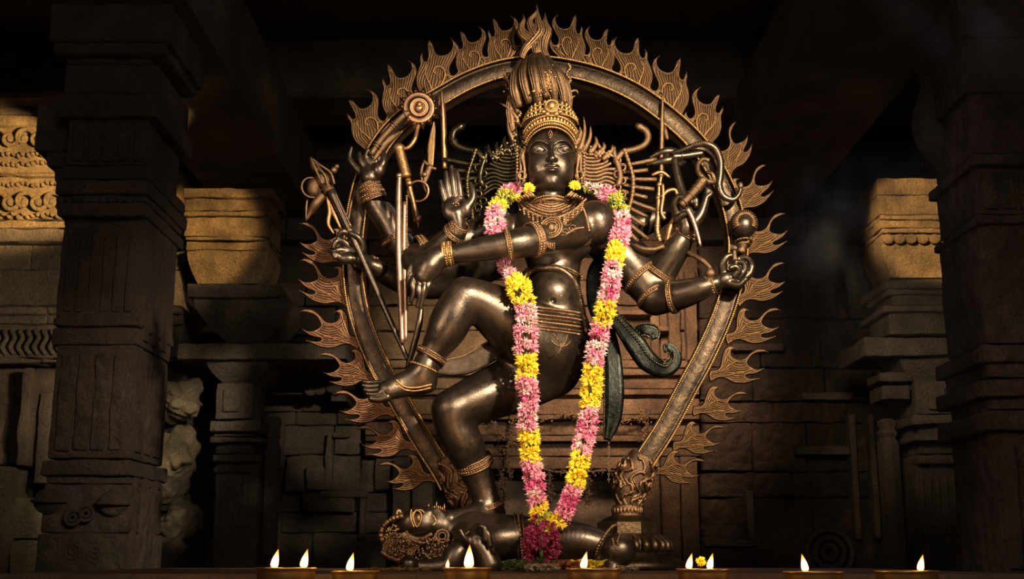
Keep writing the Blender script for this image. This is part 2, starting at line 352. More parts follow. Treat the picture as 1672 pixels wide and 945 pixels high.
def ring(mb, c, axis, r, t, n=36, m=7, flat=1.0, beads=0.0, nb=None):
    x, y, a = frame(axis); c = np.asarray(c)
    th = np.linspace(0, 2 * math.pi, n, endpoint=False)
    V = []; F = []
    for i, q in enumerate(th):
        rad = math.cos(q) * x + math.sin(q) * y
        for k in range(m):
            z = 2 * math.pi * k / m; V.append(c + rad * (r + t * math.cos(z)) + a * (t * flat * math.sin(z)))
    for i in range(n):
        for k in range(m): F.append((i * m + k, ((i + 1) % n) * m + k, ((i + 1) % n) * m + (k + 1) % m, i * m + (k + 1) % m))
    mb.add(V, F)
    if beads:
        nb = nb or max(8, int(2 * math.pi * r / (beads * 2.1)))
        for i in range(nb):
            q = 2 * math.pi * i / nb; mb.ball(c + (math.cos(q) * x + math.sin(q) * y) * (r + t * 0.5), beads, 6, 4)
def rotz_img(deg):   # rotation in the picture plane (xz), counter-clockwise
    a = math.radians(deg); c, s_ = math.cos(a), math.sin(a)
    return [[c, 0, -s_], [0, 1, 0], [s_, 0, c]]
# ================================================================== the temple hall
def rect(px0, py0, px1, py1, Y):
    pm = (py0 + py1) / 2; a = P(px0, pm, Y)[0]; b = P(px1, pm, Y)[0]; return a, b, P(px0, py1, Y)[2], P(px0, py0, Y)[2]
ROUGH = {'stone_block': .016, 'stone_course': .014, 'moulding': .005, 'ledge': .004, 'flute': .004, 'capital_slab': .012, 'jamb': .008}
def rbox(name, m, parent, px0, py0, px1, py1, Y, dep, bev=.012, jit=0.0, smooth=False, label=None):
    x0, x1, z0, z1 = rect(px0, py0, px1, py1, Y); B = MB(); B.rough((x0, Y, z0), (x1, Y + dep, z1), .06 if Y > 6 else .04, ROUGH.get(name, .010 if Y > 6 else .007), bev * .8); o = B.build(name, m, parent, True)
    if label: o['label'] = label
    return o
def slab(name, m, parent, lo, hi, bev=0): B = MB(); B.box(lo, hi, 0, bev); return B.build(name, m, parent, False)
def finish(o, name): o['kind'] = 'structure'; return o
B = MB(); B.box((-5.4, -1, -.3), (5.4, 10.2, 0)); fl = finish(B.build('floor', ST_DARK, smooth=False), 'floor')
B = MB(); B.box((-5.4, -1, 4.9), (5.4, 10.2, 5.2)); finish(B.build('ceiling', ST_DARK, smooth=False), 'ceiling')
B = MB(); B.box((-5.6, -1, 0), (-5.3, 10.2, 4.9)); finish(B.build('wall_left', ST_DARK, smooth=False), '')
B = MB(); B.box((5.3, -1, 0), (5.6, 10.2, 4.9)); finish(B.build('wall_right', ST_DARK, smooth=False), '')
wb = structure('wall_back', (0, 9.5, 0))
slab('wall_core', ST_DARK, wb, (-5.3, 9.5, 0), (5.3, 9.9, 4.9))
def courses(px0, px1, rows, Y, m, wmin=55, wmax=120, jit=.006, proud=.07, parent=None):
    for (y0, y1) in rows:
        x = px0
        while x < px1 - 12:
            w_ = rng.uniform(wmin, wmax); x2 = min(px1, x + w_)
            if px1 - x2 < 25: x2 = px1
            o_ = rng.uniform(0, proud)
            rbox('stone_block', m, parent or wb, x + .8, y0 + .8, x2 - .8, y1 - .8, Y - o_, .3 + o_, .016, jit); x = x2
courses(240, 660, [(600, 626), (626, 672), (672, 694), (694, 742), (742, 804), (804, 836), (836, 870), (870, 945)], 9.35, ST_WALL, 40, 150, proud=.16, jit=.010)
courses(440, 640, [(460, 500), (500, 548), (548, 600)], 9.35, ST_WALL, proud=.08)
courses(1140, 1500, [(600, 655), (655, 690), (690, 770), (770, 812), (812, 945)], 9.35, ST_CARV, 80, 190, proud=.07, jit=.008)
for x0, y0, x1, y1, dY in ((1392, 676, 1402, 880, .13), (1424, 676, 1434, 880, .13), (1300, 728, 1388, 742, .15), (1196, 560, 1280, 572, .12), (1310, 640, 1392, 652, .14), (1220, 800, 1232, 880, .12), (1150, 880, 1240, 892, .12)): rbox('moulding', ST_DARK, wb, x0, y0, x1, y1, 9.35 - dY, .3)
for cx, cy, r in ((1355, 902, .17), (1355, 902, .11), (1355, 902, .05)):
    B = MB(); ring(B, P(cx, cy, 9.27), (0, 1, 0), r, .022, 30, 7); B.build('ring_carving', ST_DARK, wb)
for x0, y0, x1, y1, dY in ((530, 704, 542, 800, .22), (542, 704, 572, 714, .22), (600, 690, 660, 702, .2), (520, 800, 600, 812, .2), (585, 812, 597, 880, .2), (450, 690, 460, 880, .15), (612, 740, 650, 800, .2), (500, 760, 530, 800, .24)): rbox('stone_block', ST_WALL, wb, x0, y0, x1, y1, 9.35 - dY, .3, .02, .01)
for x0, y0, x1, y1, dY in ((430, 608, 590, 624, .35), (434, 624, 580, 636, .28), (540, 636, 566, 655, .34), (440, 636, 520, 644, .3)): rbox('side_moulding', ST_GREY, wb, x0, y0, x1, y1, 9.2 - dY, .5)
B = MB()
for k in range(14): B.ball(P(520 + rng.uniform(-26, 30), 622 + rng.uniform(-10, 14), 8.84), [.05, .04, .05], 9, 6)
B.build('floral_carving', ST_GREY, wb)
courses(1140, 1500, [(455, 520), (520, 600)], 9.35, ST_CARV, proud=.05)
courses(330, 1560, [(0, 62), (62, 138), (138, 200), (200, 262), (262, 330), (330, 392)], 9.35, ST_DARK, 110, 240, .006, .07)
# carved shrine front behind the deity
courses(600, 1140, [(392, 418), (418, 456), (456, 498), (498, 540), (540, 588)], 9.22, ST_WARM, 60, 130, .004, .05)
for y0, y1, dy in ((588, 600, .10), (602, 612, .16), (613, 634, .08), (635, 644, .20), (645, 650, .12), (651, 676, .22), (677, 684, .30), (685, 710, .20), (711, 720, .26), (721, 744, .16)):
    rbox('moulding', ST_WARM, wb, 596, y0, 1142, y1, 9.22 - dy, .3 + dy, .008)
for y, x0, x1 in ((456, 1012, 1046), (506, 1010, 1064), (533, 1012, 1092)): rbox('ledge', ST_WARM, wb, x0, y, x1, y + 7, 9.02, .3, .008)
for x0, x1 in ((1062, 1076), (1092, 1110), (1120, 1138)): rbox('jamb', ST_WARM, wb, x0, 440, x1, 588, 9.08, .2, .01)
for x0, x1 in ((640, 668), (672, 706), (1052, 1078), (1082, 1112), (1114, 1142)): rbox('jamb', ST_WARM if x0 > 900 else ST_WALL, wb, x0, 745, x1, 945, 9.0, .4, .012)
for y0, y1 in ((868, 884), (884, 905), (905, 945)): rbox('threshold', ST_WALL, wb, 706, y0, 1052, y1, 9.1 - (y0 - 868) * .004, .4, .01)
rbox('lintel', ST_WARM, wb, 700, 745, 1060, 765, 9.05, .3, .01)
# roof beams
for i, (x0, x1) in enumerate(((-2.25, -1.58), (1.58, 2.25))):
    s_ = slab('trim_%d' % (i + 1), ST_DARK, None, (x0, 3.0, 3.93), (x1, 9.4, 4.5), .03); s_['kind'] = 'structure'
for i, y in enumerate((5.1, 8.0)):
    s_ = slab('trim_%d' % (i + 3), ST_DARK, None, (-5.3, y, 4.45), (5.3, y + .6, 4.9), .03); s_['kind'] = 'structure'
def pillar(name, loc, label): return thing(name, loc, label, 'pillar')
# ---- inner pillars: capital blocks, bracket, architrave, fluted shaft
def stack(parent, m, items, Y):
    for nm, x0, y0, x1, y1, dY in items: rbox(nm, m, parent, x0, y0, x1, y1, Y - dY, .42 + 2 * dY, .014, .002)
Yp = 8.0
t = pillar('stone_pillar', P(382, 945, Yp + .2) * [1, 1, 0], 'carved inner pillar with lit stacked capital, just right of the big left pillar')
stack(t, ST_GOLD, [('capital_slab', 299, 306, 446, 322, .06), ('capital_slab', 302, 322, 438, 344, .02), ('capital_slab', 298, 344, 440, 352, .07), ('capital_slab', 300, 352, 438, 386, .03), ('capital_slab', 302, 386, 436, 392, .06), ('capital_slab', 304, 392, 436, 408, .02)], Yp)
def cushion(parent, m, x0, y0, x1, y1, Y, taper=.12, n=9, name='bracket', dep=.44):
    B = MB(); xa, xb, z0, z1 = rect(x0, y0, x1, y1, Y); c = (xa + xb) / 2; hw = (xb - xa) / 2; V = []; F = []
    for i in range(n):
        t_ = i / (n - 1); s_ = 1 - taper * (1 - math.cos((1 - t_) * math.pi / 2)); z = z0 + (z1 - z0) * t_; d0 = dep * (.5 - .5 * s_)
        V += [(c - hw * s_, Y + d0, z), (c + hw * s_, Y + d0, z), (c + hw * s_, Y + dep, z), (c - hw * s_, Y + dep, z)]
    for i in range(n - 1):
        for k in range(4): F.append((i * 4 + k, i * 4 + (k + 1) % 4, i * 4 + 4 + (k + 1) % 4, i * 4 + 4 + k))
    F += [(3, 2, 1, 0), tuple((n - 1) * 4 + k for k in range(4))]; B.add(V, F); return B.build(name, m, parent, False)
cushion(t, ST_GOLD, 304, 408, 438, 460, Yp, .25)
stack(t, ST_GREY, [('abacus', 305, 463, 457, 485, .16)], Yp); cushion(t, ST_GREY, 314, 485, 470, 560, Yp - .1, .75, 12, dep=.6)
stack(t, ST_GREY, [('architrave', 290, 560, 566, 586, .12)], Yp); cushion(t, ST_GREY, 336, 587, 438, 624, Yp - .04, .5, 8, 'capital')
stack(t, ST_GREY, [('neck', 352, 624, 412, 684, 0), ('neck_panel', 364, 634, 392, 672, .03), ('ring_slab', 342, 686, 424, 704, .06), ('ring_slab', 350, 704, 416, 712, -.03), ('ring_slab', 343, 713, 427, 722, .08), ('ring_slab', 352, 722, 414, 740, -.02), ('ring_slab', 345, 741, 422, 754, .06), ('shaft', 348, 755, 419, 950, 0)], Yp)
for k in range(6): rbox('flute', ST_GREY, t, 351 + 11 * k, 776, 358 + 11 * k, 862, Yp - .02, .1, .01)
for k in range(8): 
    B = MB(); B.ball(P(353 + 8.4 * k, 767, Yp - .02), .022, 10, 7); B.build('rosette', ST_GREY, t)
t2 = thing('octagonal_post', P(437, 945, 8.1) * [1, 1, 0], 'slim octagonal stone post with ringed top beside the inner left pillar', 'post')
B = MB(); c = P(437, 945, 8.15); zz = [P(437, y, 8.15)[2] for y in (945, 735, 722, 716, 712, 708, 703, 699, 692, 684, 681)]; B.lathe((c[0], c[1], 0), [(.055, 0)] + [(r, z) for r, z in zip((.055, .055, .04, .04, .05, .04, .05, .042, .052, .045, .03), zz)], 8); B.build('shaft', ST_GREY, t2, smooth=False)
t = pillar('stone_pillar', P(1530, 945, Yp + .2) * [1, 1, 0], 'carved inner pillar with brightly lit capital, left of the big right pillar')
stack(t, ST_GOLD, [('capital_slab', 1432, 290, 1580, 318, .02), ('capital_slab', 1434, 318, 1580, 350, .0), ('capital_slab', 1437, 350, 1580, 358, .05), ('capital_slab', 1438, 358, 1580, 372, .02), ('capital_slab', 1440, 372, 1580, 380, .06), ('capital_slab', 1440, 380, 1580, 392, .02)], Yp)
for k in range(7):
    B = MB(); c = P(1450 + 19 * k, 390, Yp - .03); B.ball(c, [.042, .03, .035], 12, 8); B.build('scallop', ST_GOLD, t)
cushion(t, ST_GOLD, 1440, 392, 1580, 450, Yp, .25)
stack(t, ST_GREY, [('band_slab', 1446, 456, 1580, 470, .10), ('band_slab', 1450, 470, 1580, 480, .05), ('band_slab', 1444, 498, 1590, 508, .10), ('band_slab', 1452, 508, 1590, 545, .02), ('neck', 1458, 480, 1590, 498, 0), ('architrave', 1412, 550, 1600, 580, .12)], Yp); cushion(t, ST_GREY, 1470, 580, 1600, 622, Yp - .04, .4, 8, 'capital')
stack(t, ST_GREY, [('neck', 1494, 622, 1600, 676, 0), ('neck_panel', 1516, 630, 1545, 668, .03), ('ring_slab', 1492, 676, 1604, 692, .06), ('ring_slab', 1494, 709, 1606, 719, .08), ('ring_slab', 1500, 692, 1600, 741, -.02), ('ring_slab', 1498, 742, 1606, 758, .06), ('shaft', 1500, 758, 1600, 950, 0)], Yp)
for k in range(6): rbox('flute', ST_GREY, t, 1504 + 13 * k, 778, 1512 + 13 * k, 872, Yp - .02, .1, .01)
t2 = thing('octagonal_post', P(1465, 945, 8.1) * [1, 1, 0], 'dark slim stone post with ringed top left of the inner right pillar', 'post')
B = MB(); c = P(1465, 945, 8.15); B.lathe((c[0], c[1], 0), [(.075, 0)] + [(r, P(1465, y, 8.15)[2]) for r, y in ((.075, 945), (.075, 725), (.05, 715), (.07, 708), (.05, 700), (.07, 690), (.04, 684))], 8); B.build('shaft', ST_DARK, t2, smooth=False)
rbox('side_bracket', ST_DARK, t, 1436, 608, 1490, 622, Yp, .3); rbox('side_bracket', ST_DARK, t, 1440, 628, 1486, 652, Yp, .3)
# ---- wall stretch at far left: ochre scroll frieze, mouldings, niche
wl = structure('trim_5', (-3.5, 8.3, 0))
Yl = 8.25
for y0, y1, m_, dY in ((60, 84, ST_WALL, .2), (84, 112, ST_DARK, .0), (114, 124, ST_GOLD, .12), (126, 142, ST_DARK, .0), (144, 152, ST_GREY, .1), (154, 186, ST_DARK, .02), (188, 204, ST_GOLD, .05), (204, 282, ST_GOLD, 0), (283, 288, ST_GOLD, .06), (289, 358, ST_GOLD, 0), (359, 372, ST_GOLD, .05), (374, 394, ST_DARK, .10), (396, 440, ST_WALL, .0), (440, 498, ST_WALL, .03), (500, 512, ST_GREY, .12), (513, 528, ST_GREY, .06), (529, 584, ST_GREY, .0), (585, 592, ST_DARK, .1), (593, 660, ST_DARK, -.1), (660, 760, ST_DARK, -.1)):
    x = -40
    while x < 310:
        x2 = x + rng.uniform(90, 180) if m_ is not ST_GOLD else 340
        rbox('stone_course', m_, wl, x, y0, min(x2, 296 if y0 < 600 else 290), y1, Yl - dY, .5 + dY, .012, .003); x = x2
def scroll(cx, cy, r, m_, sgn=1):
    B = MB(); pts = []
    for k in range(26):
        a = k / 25 * 3.6 * math.pi * .5 * sgn + .5; rr = r * (1 - .75 * k / 25); c = P(cx, cy, Yl - .015); pts.append(c + np.array([rr * math.cos(a), -.01 - .01 * k / 25, rr * math.sin(a)]))
    B.tube(pts, np.linspace(.018, .014, 26), 8); B.ball(P(cx, cy, Yl - .02), [.03, .03, .03], 10, 7)
    B.build('scroll_carving', m_, wl)
for j, (yy, rr) in enumerate(((226, .075), (330, .075))):
    for k in range(6): scroll(-6 + 23 * k, yy, rr, ST_GOLD, (-1) ** k)
for j, yy in enumerate((252, 268, 300, 352)):
    B = MB()
    for k in range(16): B.ball(P(-10 + 8.0 * k + rng.uniform(-1, 1), yy + rng.uniform(-3, 3), Yl - .01), [rng.uniform(.012, .024), .028, rng.uniform(.012, .02)], 8, 6)
    B.build('leaf_carving', ST_GOLD, wl)
B = MB()
for k in range(9): B.tube(catmull([P(-8 + 13 * k, 540, Yl - .01), P(-2 + 13 * k, 552, Yl - .03), P(-10 + 13 * k, 566, Yl - .02), P(-3 + 13 * k, 578, Yl - .01)], 10), .016, 7)
B.build('vine_carving', ST_GREY, wl)
for x0, y0, x1, y1, dY in ((-40, 760, 12, 945, .1), (14, 812, 66, 880, .0), (16, 882, 66, 945, .02), (30, 600, 46, 760, .05), (58, 640, 80, 790, -.05)):
    rbox('stone_block', ST_PALE if x0 in (14, 16) else ST_DARK, wl, x0, y0, x1, y1, Yl - dY, .4, .02, .008)
rbox('stone_block', ST_GREY, wl, -20, 88, 36, 112, Yl - .25, .4, .03, .01)
# rough boulders between the left pillars
def boulder(px, py, rx, ry, label, m_=ST_PALE, Y=8.25):
    F = Field(P(px, py, Y) - [rx * .0055, .34, ry * .0055], P(px, py, Y) + [rx * .0055, .34, ry * .0055], .014); c = P(px, py, Y)
    for k in range(11): F.ell(c + [rng.uniform(-.45, .45) * rx * .0042, rng.uniform(-.12, .05), rng.uniform(-.45, .45) * ry * .0042], (rx * .0042 * rng.uniform(.4, .62), .14, ry * .0042 * rng.uniform(.4, .62)), .02, rot=rotz_img(rng.uniform(0, 180)))
    V, Q = F.mesh(); V = V + (V - c) * np.array([[.5 * mnoise.noise(Vector(p * 6)) + .3 * mnoise.noise(Vector(p * 17))] for p in V]) * .7; B = MB(); B.add(V, Q); return tag(B.build('boulder', m_), label, 'boulder')
boulder(300, 650, 24, 46, 'narrow pale boulder, topmost of the pile between the left pillars')
boulder(285, 742, 44, 50, 'largest pale boulder, in the middle of the pile between the left pillars')
boulder(272, 806, 40, 34, 'darker rounded boulder low in the pile beside the big left pillar', ST_WALL)
boulder(292, 858, 32, 34, 'rounded pale boulder, lowest of the pile between the left pillars')
boulder(270, 915, 40, 34, 'dark boulder at the very foot of the pile between the left pillars', ST_DARK)
# ---- the two big front pillars
Yf = 5.2
t = pillar('stone_pillar', P(160, 945, Yf + .25) * [1, 1, 0], 'big dark carved pillar at left in front of the ochre frieze')
def fpx(y, x0, x1):   # keep the taper of the measured outline
    return x0, x1
FP = [('crown_block', 81, 6, 279, 66, .05), ('crown_block', 86, 66, 270, 86, .02), ('recess', 108, 86, 246, 104, -.05), ('abacus', 105, 104, 256, 152, .02), ('abacus', 95, 152, 257, 190, .05), ('upper_panel', 110, 190, 240, 270, .0), ('collar', 100, 270, 244, 292, .04), ('collar', 90, 292, 242, 316, .07), ('collar', 92, 316, 240, 330, .04), ('collar', 93, 330, 238, 352, .06), ('shaft', 96, 352, 234, 530, 0), ('band', 84, 516, 226, 532, .02), ('band', 84, 534, 224, 562, .0), ('shaft', 84, 562, 216, 748, .0), ('band', 66, 750, 212, 776, .03), ('band', 74, 776, 210, 790, .0), ('base', 68, 790, 208, 870, .0), ('base', 56, 870, 200, 950, .03)]
for nm, x0, y0, x1, y1, dY in FP: rbox(nm, ST_CARV if nm in ('base',) else ST_PILL, t, x0, y0, x1, y1, Yf - dY, .52 + 2 * dY, .014, .003)
rbox('side_corbel', ST_PILL, t, 57, 163, 112, 246, Yf + .1, .34, .02, .004); rbox('side_corbel', ST_PILL, t, 74, 246, 108, 272, Yf + .12, .3, .02, .004); rbox('side_corbel', ST_PILL, t, 88, 272, 112, 296, Yf + .14, .3, .02, .004)
for k in range(5): rbox('rib', ST_PILL, t, 118 + 25 * k, 196, 136 + 25 * k, 262, Yf - .02, .06, .012, .003)
for k in range(6): rbox('rib', ST_PILL, t, 106 + 20 * k, 380, 119 + 20 * k, 508, Yf - .012, .05, .010, .002)
for k in range(4): rbox('panel', ST_CARV, t, 94 + 29 * k, 576, 118 + 29 * k, 735, Yf - .014, .05, .012, .003)
for cx, cy in ((184, 822), (80, 818)):
    B = MB(); B.ball(P(cx, cy, Yf - .0), [.065, .05, .055], 18, 12); ring(B, P(cx, cy, Yf - .01), (0, 0, 1), .066, .008, 26, 6); B.build('boss', ST_CARV, t)
for k, (cx, cy) in enumerate(((118, 900), (155, 905), (118, 845), (140, 838))):
    B = MB(); ring(B, P(cx, cy, Yf - .03), (0, 1, 0), .03, .008, 22, 6); ring(B, P(cx, cy, Yf - .03), (0, 1, 0), .014, .007, 16, 6); B.build('rosette', ST_CARV, t)
for k in range(10):
    B = MB(); B.ball(P(98 + 14 * k, 326, Yf - .045), [.018, .014, .016], 8, 6); B.build('stud', ST_PILL, t)
# its inner face: ribs running down the side
xs = P(229, 450, Yf)[0]
for z0, z1 in ((P(229, 940, Yf)[2], P(229, 760, Yf)[2]), (P(229, 735, Yf)[2], P(229, 575, Yf)[2]), (P(229, 550, Yf)[2], P(229, 360, Yf)[2])):
    for k in range(3): slab('side_rib', ST_RED, t, (xs - .03, Yf + .07 + .14 * k, z0), (xs + .012, Yf + .15 + .14 * k, z1), .008)  # reddish lamp glow on this face is put into the stone colour
t = pillar('stone_pillar', P(1700, 945, Yf + .25) * [1, 1, 0], 'big dark reddish pillar at the right edge of the frame')
RP = [('crown_block', 1564, -20, 1760, 60, .05), ('abacus', 1572, 60, 1760, 150, .03), ('shaft', 1585, 150, 1770, 250, .0), ('collar', 1588, 250, 1770, 268, .05), ('shaft', 1594, 268, 1775, 350, 0), ('collar', 1596, 350, 1775, 364, .04), ('shaft', 1604, 364, 1780, 560, 0), ('ring_slab', 1606, 562, 1790, 590, .06), ('ring_slab', 1614, 590, 1790, 616, .02), ('ring_slab', 1606, 618, 1790, 646, .05), ('ring_slab', 1620, 646, 1790, 668, .0), ('ring_slab', 1612, 670, 1790, 702, .06), ('base', 1630, 702, 1800, 950, .0)]
for nm, x0, y0, x1, y1, dY in RP: rbox(nm, ST_RED, t, x0, y0, x1, y1, Yf - dY, .50 + 2 * dY, .014, .003)
for k in range(4): rbox('rib', ST_PILL, t, 1640 + 36 * k, 725, 1666 + 36 * k, 930, Yf - .02, .05, .012, .003)
for k in range(3): rbox('panel', ST_CARV, t, 1606 + 30 * k, 280, 1628 + 30 * k, 340, Yf - .015, .05, .01, .003)
B = MB(); x0, x1, z0, z1 = rect(1528, 160, 1575, 290, Yf + .5); B.tube(catmull([(x0 + .14, Yf + .45, 3.9), (x0 + .02, Yf + .45, z1), (x0 - .03, Yf + .45, (z0 + z1) / 2), (x0 + .12, Yf + .45, z0)], 14), .10, 10); B.build('side_corbel', ST_PILL, t)
# ---- altar with a lower ledge for the lamps
al = thing('stone_altar', (0, 3.6, 0), 'oiled dark stone altar with a lower front ledge that carries the lamps', 'altar')
slab('top_slab', ST_ALTAR, al, (-1.35, 3.18, CZ - .13), (1.35, 4.75, CZ - .047), .008)
slab('body', ST_DARK, al, (-1.3, 3.22, .0), (1.3, 4.7, CZ - .13), .01)
slab('ledge', ST_ALTAR, al, (-1.5, 2.45, CZ - .17), (1.5, 3.18, CZ - .0885), .008)
slab('plinth', ST_DARK, al, (-1.45, 2.5, 0), (1.45, 3.2, CZ - .17), .01)
# ---- dried flower strings on the shrine front
def string(pts, label, seed, Y=8.865):
    t = MB(); c = catmull([P(a, b, Y) for a, b in pts], 50); c = c + rng.normal(0, .004, c.shape); t.tube(c, .006, 5)
    for p in c[::1]:
        for _ in range(2): e = rng.normal(0, .02, 3); t.tube([p, p + e * .6, p + e + rng.normal(0, .006, 3)], [.004, .003, .001], 4)
        if rng.random() < .4: t.ball(p + rng.normal(0, .016, 3), rng.uniform(.006, .014), 6, 4)
    return tag(t.build('dried_garland', TWIG), label, 'garland')
string([(788, 664), (806, 690), (826, 716), (848, 727), (880, 722)], 'dried twig string sagging from left towards the garland, on the shrine front', 1)
string([(832, 655), (836, 700), (829, 740), (833, 780)], 'dried flower string hanging straight down left of the garland', 2)
string([(820, 770), (822, 800), (821, 820)], 'short dried tassel hanging low between shin and garland', 3)
string([(876, 690), (930, 676), (1000, 690), (1060, 676)], 'dried twig string running level across the shrine front between the garland strands', 4)
string([(884, 765), (930, 772), (990, 768), (1030, 775)], 'dried flower string hanging level across the dark shrine opening', 5)
string([(897, 772), (898, 800), (896, 824)], 'short dried tassel in the shrine opening, inside the V of the garland', 6)
string([(958, 772), (961, 800), (959, 822)], 'short dried tassel in the shrine opening, right of the garland', 7)
string([(1048, 676), (1056, 700), (1052, 720)], 'short dried twig string beside the arch at right', 8)

# ---- drifting incense smoke on the right
def smoke(name, lo, hi, dens, scale, label, thr=(.50, .72), col=(.75, .78, .85)):
    m = bpy.data.materials.new(name); m.use_nodes = True; N = m.node_tree.nodes; L = m.node_tree.links; N.clear()
    o = N.new('ShaderNodeOutputMaterial'); v = N.new('ShaderNodeVolumePrincipled'); v.inputs['Color'].default_value = (*col, 1); v.inputs['Anisotropy'].default_value = .2
    n = noise(N, L, scale, 4, .55, 'Object', (1.0, 1.0, .55)); n.inputs['Distortion'].default_value = 1.2; r = ramp(N, [(thr[0], (0, 0, 0)), (thr[1], (1, 1, 1))]); L.new(n.outputs[0], r.inputs[0])
    tc = N.new('ShaderNodeTexCoord'); mp = N.new('ShaderNodeMapping'); mp.inputs['Location'].default_value = (-1, -1, -1); mp.inputs['Scale'].default_value = (2, 2, 2); L.new(tc.outputs['Generated'], mp.inputs[0])
    g = N.new('ShaderNodeTexGradient'); g.gradient_type = 'SPHERICAL'; L.new(mp.outputs[0], g.inputs[0])
    a = N.new('ShaderNodeMath'); a.operation = 'MULTIPLY'; L.new(r.outputs[0], a.inputs[0]); L.new(g.outputs[0], a.inputs[1]); b = N.new('ShaderNodeMath'); b.operation = 'MULTIPLY'; b.inputs[1].default_value = dens; L.new(a.outputs[0], b.inputs[0]); L.new(b.outputs[0], v.inputs['Density']); L.new(v.outputs[0], o.inputs['Volume'])
    m.cycles.volume_step_rate = 2.0 if hasattr(m, 'cycles') and hasattr(m.cycles, 'volume_step_rate') else 1
    B = MB(); B.box(lo, hi); o = B.build('incense_smoke', m, smooth=False); tag(o, label, 'smoke'); o['kind'] = 'stuff'; return o
smoke('smoke_low', (.9, 5.15, 1.35), (2.9, 6.4, 3.6), 3.2, 2.2, 'faint grey smoke drifting above the lamps, between the arch and the right pillars')
smoke('smoke_high', (1.4, 4.0, 3.0), (3.6, 5.1, 4.4), 2.2, 1.6, 'thin haze of smoke hanging high at the upper right')
# ================================================================== the bronze deity
def ch(F, spec, k=0.02, n=None, sub=False):
    n = int(n * 2.8) if n else None
    "spec: (px, py, depth, radius in pixels)"
    F.chain([S(a[0], a[1], a[2]) for a in spec], [R(a[3], a[0], a[1], a[2]) for a in spec], k, sub, n)
def el(F, px, py, d, rx, ry, rz, k=0.02, sub=False, rot=None):
    F.ell(S(px, py, d), (R(rx, px, py, d), rz, R(ry, px, py, d)), k, sub, rot)
bf = Field((-0.66, 3.52, 1.22), (0.90, 4.30, 2.50), 0.0042)
# torso
el(bf, 903, 375, 0.02, 66, 50, 0.105, 0.03)
el(bf, 868, 392, -0.05, 30, 26, 0.06, 0.03); el(bf, 938, 398, -0.05, 30, 26, 0.06, 0.03)
ch(bf, [(903, 400, 0.02, 50), (905, 440, 0.01, 42), (906, 470, 0.0, 42), (908, 520, 0.0, 44)], 0.03, 7)
el(bf, 903, 478, -0.055, 34, 30, 0.055, 0.03)
el(bf, 915, 545, 0.0, 50, 46, 0.10, 0.04)
ch(bf, [(899, 345, 0.02, 30), (898, 322, 0.0, 25), (899, 300, 0.0, 23)], 0.02)
ch(bf, [(860, 345, 0.03, 20), (935, 345, 0.03, 20)], 0.03)
bf.cone(S(903, 491, -0.135), S(903, 491, -0.10), 0.008, 0.006, 0.008, True)
# hips, raised thigh, shin, standing leg
el(bf, 900, 572, -0.03, 64, 52, 0.12, 0.04)
ch(bf, [(892, 568, -0.06, 57), (858, 545, -0.10, 54), (815, 512, -0.15, 44), (775, 488, -0.19, 33), (757, 482, -0.20, 29)], 0.03, 14)
ch(bf, [(757, 484, -0.20, 29), (745, 505, -0.20, 33), (730, 535, -0.195, 33), (714, 563, -0.19, 25), (700, 585, -0.19, 20), (692, 603, -0.19, 20)], 0.02, 14)
# raised foot
ch(bf, [(696, 600, -0.19, 20), (694, 622, -0.185, 17)], 0.02)
ch(bf, [(696, 625, -0.185, 15), (665, 633, -0.20, 14), (636, 640, -0.215, 13)], 0.025)
ch(bf, [(684, 612, -0.195, 17), (655, 622, -0.205, 14), (628, 634, -0.215, 12)], 0.02)
# standing leg
ch(bf, [(898, 598, 0.0, 52), (850, 622, -0.03, 48), (795, 645, -0.08, 42), (752, 662, -0.11, 35), (738, 668, -0.12, 32)], 0.03, 14)
ch(bf, [(738, 670, -0.12, 31), (742, 695, -0.11, 33), (757, 725, -0.09, 33), (773, 760, -0.06, 27), (787, 795, -0.045, 23), (797, 826, -0.04, 22)], 0.02, 14)
ch(bf, [(800, 836, -0.04, 20), (770, 843, -0.09, 17), (735, 848, -0.14, 14)], 0.02); ch(bf, [(808, 840, -0.03, 17), (790, 846, -0.05, 16)], 0.02)
# his left front arm across the chest
el(bf, 972, 364, -0.085, 37, 37, 0.078, 0.006)
ch(bf, [(955, 366, -0.08, 32), (915, 380, -0.17, 29), (872, 392, -0.24, 26), (840, 398, -0.27, 24), (790, 406, -0.275, 20), (755, 412, -0.275, 17), (728, 416, -0.27, 15)], 0.015, 18)
# his right front arm raised in blessing
ch(bf, [(812, 372, 0.02, 32), (770, 388, 0.0, 27), (720, 402, -0.03, 24), (672, 425, -0.06, 23)], 0.02, 10)
ch(bf, [(676, 428, -0.06, 24), (700, 418, -0.11, 21), (728, 392, -0.16, 17), (746, 372, -0.19, 13.5)], 0.015, 10)
# rear arms, picture left
ch(bf, [(800, 400, 0.12, 34), (740, 432, 0.11, 28), (690, 435, 0.10, 26), (655, 400, 0.08, 25), (633, 362, 0.07, 23), (613, 330, 0.06, 19), (607, 300, 0.05, 15)], 0.02, 20)
ch(bf, [(800, 425, 0.15, 34), (740, 455, 0.15, 29), (690, 462, 0.12, 26), (650, 455, 0.09, 21), (612, 437, 0.04, 15), (600, 430, 0.02, 13)], 0.02, 16)
ch(bf, [(800, 380, 0.17, 30), (730, 340, 0.19, 20), (690, 300, 0.18, 14), (672, 262, 0.16, 10)], 0.02, 12)
